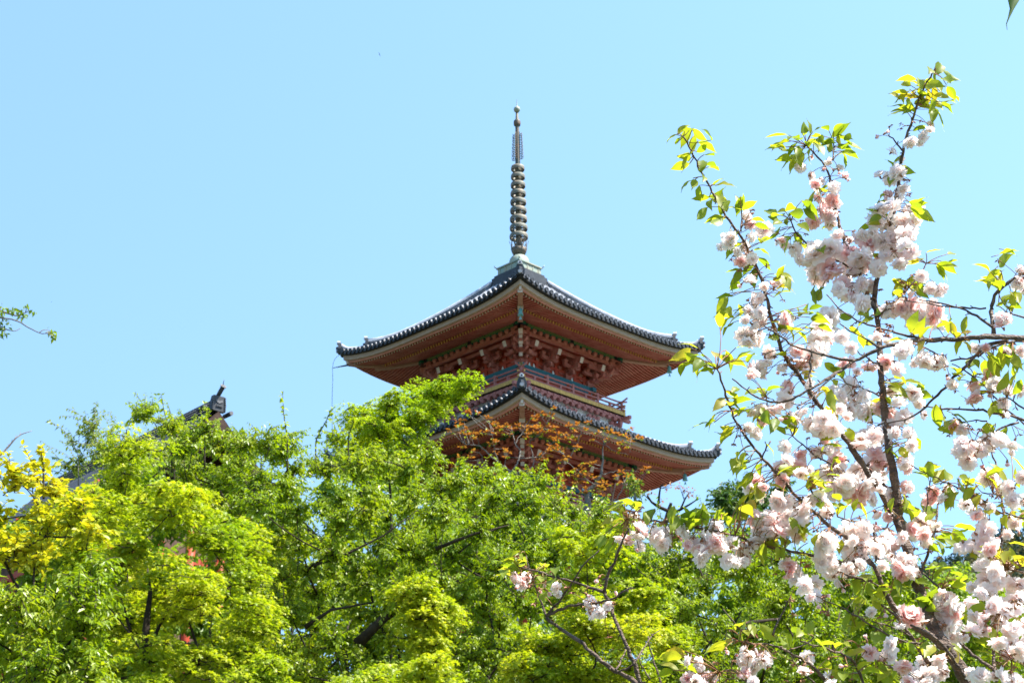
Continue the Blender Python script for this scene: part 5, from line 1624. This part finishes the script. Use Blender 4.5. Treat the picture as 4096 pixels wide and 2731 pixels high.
def blossom_tree(label, trunk_to, Y, limbs, blooms, leafs, name='blossoming_cherry_tree', extra=0.0, leaf_px=99):
    pol = []
    for txt, w0, w1, d0, d1 in limbs:
        p = np.array([q[:2] for q in parse(txt)])
        seg = np.concatenate([[0], np.cumsum(np.linalg.norm(np.diff(p, axis=0), axis=1))])
        n = max(6, int(seg[-1] / 22))
        t = np.linspace(0, seg[-1], n)
        px, py = np.interp(t, seg, p[:, 0]), np.interp(t, seg, p[:, 1])
        # soften the corners of the traced line
        for _ in range(2):
            px[1:-1] = (px[:-2] + 2 * px[1:-1] + px[2:]) / 4
            py[1:-1] = (py[:-2] + 2 * py[1:-1] + py[2:]) / 4
        yy = Y + np.interp(t, [0, seg[-1]], [d0, d1]) + 0.015 * np.sin(t / 60.0)
        P = np.array([at(a, b_, c_) for a, b_, c_ in zip(px, py, yy)])
        P += rng.normal(0, 0.0012, P.shape)
        r = np.interp(t, [0, seg[-1]], [w0, w1]) / 2 * yy / FPX
        r = r * (1 + 0.10 * rng.normal(0, 1, n).clip(-1, 1.6))       # knots and lenticels
        pol.append((np.stack([px, py], -1), P, r))
    base = np.array(trunk_to, float)
    root = empty(name, base)
    tag(root, label, 'cherry tree', 'cherry trees in pink blossom near the camera')
    parts = []
    for k, (pp, P, r) in enumerate(pol):
        b = MB()
        if k == 0:
            n = 14
            t = np.linspace(0, 1, n)[:, None]
            ctl = np.array([base[0] * 0.75 + P[0][0] * 0.25, (base[1] + P[0][1]) / 2, base[2] + (P[0][2] - base[2]) * 0.88])
            low = (1 - t) ** 2 * base + 2 * t * (1 - t) * ctl + t ** 2 * P[0]
            b.tube(np.concatenate([low[:-1], P]), np.concatenate([np.linspace(r[0] * 2.0, r[0], n)[:-1], r]), 10, 0)
        else:
            b.tube(P, r, 8, 0)
        # stubby side buds
        for i in range(2, len(P) - 1, 3):
            d = unit(rng.normal(0, 1, 3))
            b.tube([P[i], P[i] + d * (r[i] + 0.007)], [r[i] * 0.5, 0.0015], 4, 0)
        parts.append(b)
    allpp = np.concatenate([q[0] for q in pol])
    allP = np.concatenate([q[1] for q in pol])
    own = np.concatenate([np.full(len(q[0]), i) for i, q in enumerate(pol)])
    # blossoms: neighbours on one limb make one cluster
    Bp = np.array(blooms)
    near, owner = [], []
    for x, y, r in Bp:
        d = np.hypot(allpp[:, 0] - x, allpp[:, 1] - (y - 0.5 * r)) + 25 * rng.uniform(0, 1, len(allpp)) * (rng.random() < 0.4)
        i = int(np.argmin(d))
        near.append(i)
        owner.append(own[i])
    left = set(range(len(Bp)))
    objs = []
    while left:
        i = min(left, key=lambda q: (owner[q], Bp[q][1]))
        mem = [i]
        for j in sorted(left - {i}, key=lambda q: np.hypot(*(Bp[q][:2] - Bp[i][:2]))):
            if owner[j] == owner[i] and np.hypot(*(Bp[j][:2] - Bp[i][:2])) < 88 and len(mem) < 6:
                mem.append(j)
        left -= set(mem)
        b = MB()
        for j in mem:
            x, y, r = Bp[j]
            P0 = allP[near[j]]
            Yj = P0[1] + rng.uniform(-0.05, 0.05)
            c = at(x, y, Yj)
            R = r * 1.28 * Yj / FPX
            nb = 1
            if R > 0.031:
                nb, R = 3, R * 0.84
            elif R > 0.022:
                nb, R = 2, R * 0.92
            small = R < 0.0118
            stem = allP[near[j]] if np.hypot(*(allpp[near[j]] - (x, y))) < 150 else None
            tint_m = 3 if rng.random() < 0.2 else 0
            for q in range(nb):
                cc = c + (rng.normal(0, 0.62, 3) * R if nb > 1 else 0)
                face = rng.normal(0, 0.75, 3) + np.array([0, -0.75, -0.55])
                petal_bloom(b, cc, face, R * rng.uniform(0.9, 1.1), rng.uniform(0.55, 1.0) if not small else 0.2, rng.uniform(-0.3, 0.6), tint_m if not small else 3)
                f = unit(face)
                k0 = cc - f * R * 0.25
                b.tube([k0 + f * 0.002, k0 - f * 0.006], [0.0035, 0.0016], 5, 2)
                if stem is not None:
                    mid = (stem + k0) / 2 + np.array([0, 0, 0.012])
                    t = np.linspace(0, 1, 6)[:, None]
                    b.tube((1 - t) ** 2 * stem + 2 * t * (1 - t) * mid + t ** 2 * (k0 - f * 0.006), 0.0010, 4, 1)
            # spent flowers on the same spur: stalks with little star shaped sepals
            for q in range(rng.integers(0, 3)):
                e = P0 + rng.normal(0, 0.022, 3) + np.array([0, -0.01, -0.015])
                b.tube(curve(P0, e, 4, 0.15), 0.0009, 4, 1)
                n = 5
                th = rng.uniform(0, 6.28) + np.arange(n) * 2 * math.pi / n
                leaves(b, np.repeat(e[None], n, 0), np.stack([np.cos(th), np.sin(th), np.full(n, -0.5)], -1) + rng.normal(0, 0.3, (n, 3)), rng.normal(0, 1, (n, 3)), np.full(n, 0.010), 'kite', 2)
        objs.append((b, owner[i]))
    # leaves
    leafb = {}
    Lf = list(leafs)
    for x, y in [q[:2] for q in Lf]:
        d = np.hypot(allpp[:, 0] - x, allpp[:, 1] - y)
        i = int(np.argmin(d))
        P0 = allP[i]
        lb = leafb.setdefault(own[i], MB())
        Yj = P0[1] + rng.uniform(-0.06, 0.06)
        c = at(x, y, Yj)
        od = c - P0
        dd = np.linalg.norm(od)
        reps = 1 if rng.random() < 0.6 else 2
        for q in range(reps):
            L = leaf_px * rng.uniform(0.72, 1.18) * Yj / FPX
            dirv = unit(od + rng.normal(0, 0.012, 3)) * 1.0 + rng.normal(0, 0.38, 3) + np.array([0, 0, -0.30])
            nrm = np.array([0, -0.15, 1.0]) + rng.normal(0, 0.5, 3)
            cc = c + (rng.normal(0, 0.012, 3) if q else 0)
            st = big_leaf(lb, cc, dirv, nrm, L, rng.uniform(0.1, 0.6))
            lb.tube(curve(P0, st, 4, 0.1) if np.linalg.norm(st - P0) < 0.16 else [st - unit(dirv) * 0.02, st], 0.0011, 4, 1)
    # extra leaves along the thin ends of the limbs
    for k, (pp, P, r) in enumerate(pol):
        n = int(extra * len(P))
        for _ in range(n):
            i = rng.integers(int(len(P) * 0.25), len(P))
            lb = leafb.setdefault(k, MB())
            dirv = unit(rng.normal(0, 1, 3) + np.array([0, 0, -0.2]))
            L = leaf_px * rng.uniform(0.55, 1.0) * P[i][1] / FPX
            st = big_leaf(lb, P[i] + dirv * L * 0.7, dirv, np.array([0, 0, 1.0]) + rng.normal(0, 0.5, 3), L, rng.uniform(0.1, 0.6))
            lb.tube([P[i], st], 0.0011, 4, 1)
    lo = {}
    for k, b in enumerate(parts):
        b.V = [v - base for v in b.V]
        lo[k] = b.build('trunk' if k == 0 else 'branch', [M['bark_cherry']], root)
    for k, b in leafb.items():
        b.V = [v - base for v in b.V]
        b.build('foliage', [M['leaf_fg'], M['pedicel']], lo[k])
    for b, k in objs:
        b.V = [v - base for v in b.V]
        b.build('blossom_cluster', [M['petal'], M['pedicel'], M['calyx'], M['petal_pink']], lo[k])


right_set = [q for q in BLOOMS if q[0] > 3890 and q[1] > 1080 or (q[0] > 3700 and 1300 < q[1] < 2000) or (1300 < q[1] < 1460 and q[0] > 3350)]
main_set = [q for q in BLOOMS if q not in right_set] + BLOOMS_D
BLOOMS_LOW += [(q[0] + rng.normal(0, 14), q[1] + rng.normal(4, 12), q[2] * 0.9) for q in list(BLOOMS_LOW) if q[2] > 15]
for st in (main_set, right_set):
    st += [(q[0] + rng.normal(0, 26), q[1] + rng.normal(6, 22), q[2] * rng.uniform(0.6, 0.85)) for q in list(st) if rng.random() < 0.85 and q[2] > 17]
right_lf = [q for q in LEAFS if q[0] > 3890 and q[1] > 1080 or (q[0] > 3700 and 1300 < q[1] < 2000) or (1280 < q[1] < 1420 and q[0] > 3350)]
main_lf = [q for q in LEAFS if q not in right_lf] + LEAFS_D
tb = at(3990, 2850, FY)
blossom_tree('tall cherry tree with pale pink double blossoms and one slender dark upright trunk', (tb[0] + 0.25, tb[1] + 0.1, GZ(tb[0], tb[1])), FY, LIMBS_MAIN, main_set, main_lf, extra=0.05)
tb = at(4500, 1380, 3.35)
blossom_tree('cherry tree whose long knotty bough reaches in from the right edge across the trunk', (tb[0] + 1.1, tb[1] + 0.2, GZ(tb[0], tb[1])), 3.35, LIMBS_RIGHT, right_set, right_lf, extra=0.05)
tb = at(2620, 2850, 3.3)
blossom_tree('young cherry tree with bare forked twigs and few blossoms low in the centre', (tb[0] + 0.05, tb[1], GZ(tb[0], tb[1])), 3.3, LIMBS_LOW, BLOOMS_LOW, LEAFS_LOW)


def corner_leaf():
    Y = 2.2
    root = empty('overhanging_cherry_twig', at(4150, -260, Y))
    tag(root, 'single dark leaf on a twig hanging into the top right corner', 'cherry twig')
    O = np.array(root.location)
    b = MB()
    b.tube([at(4700, -700, Y + 0.3) - O, at(4400, -420, Y + 0.1) - O, at(4150, -260, Y) - O, at(4070, -190, Y) - O], [0.012, 0.008, 0.004, 0.002], 7, 0)
    b.build('twig', [M['bark_cherry']], root)
    L = [(4070, -190), (4055, -150), (4054, -60), (4055, 0), (4048, 36), (4036, 70), (4026, 96), (4029, 122)]
    w = [2, 20, 42, 24, 9, 4, 2, 1]
    b = MB()
    P = np.zeros((8, 3, 3))
    for i, ((x, y), ww) in enumerate(zip(L, w)):
        for k, q in enumerate((-1, 0, 1)):
            P[i, k] = at(x + q * ww, y, Y - 0.006 * (1 - abs(q)) - 0.004 * i) - O
    b.grid(P, 0)
    b.build('leaf', [M['leaf_dark']], root)


corner_leaf()
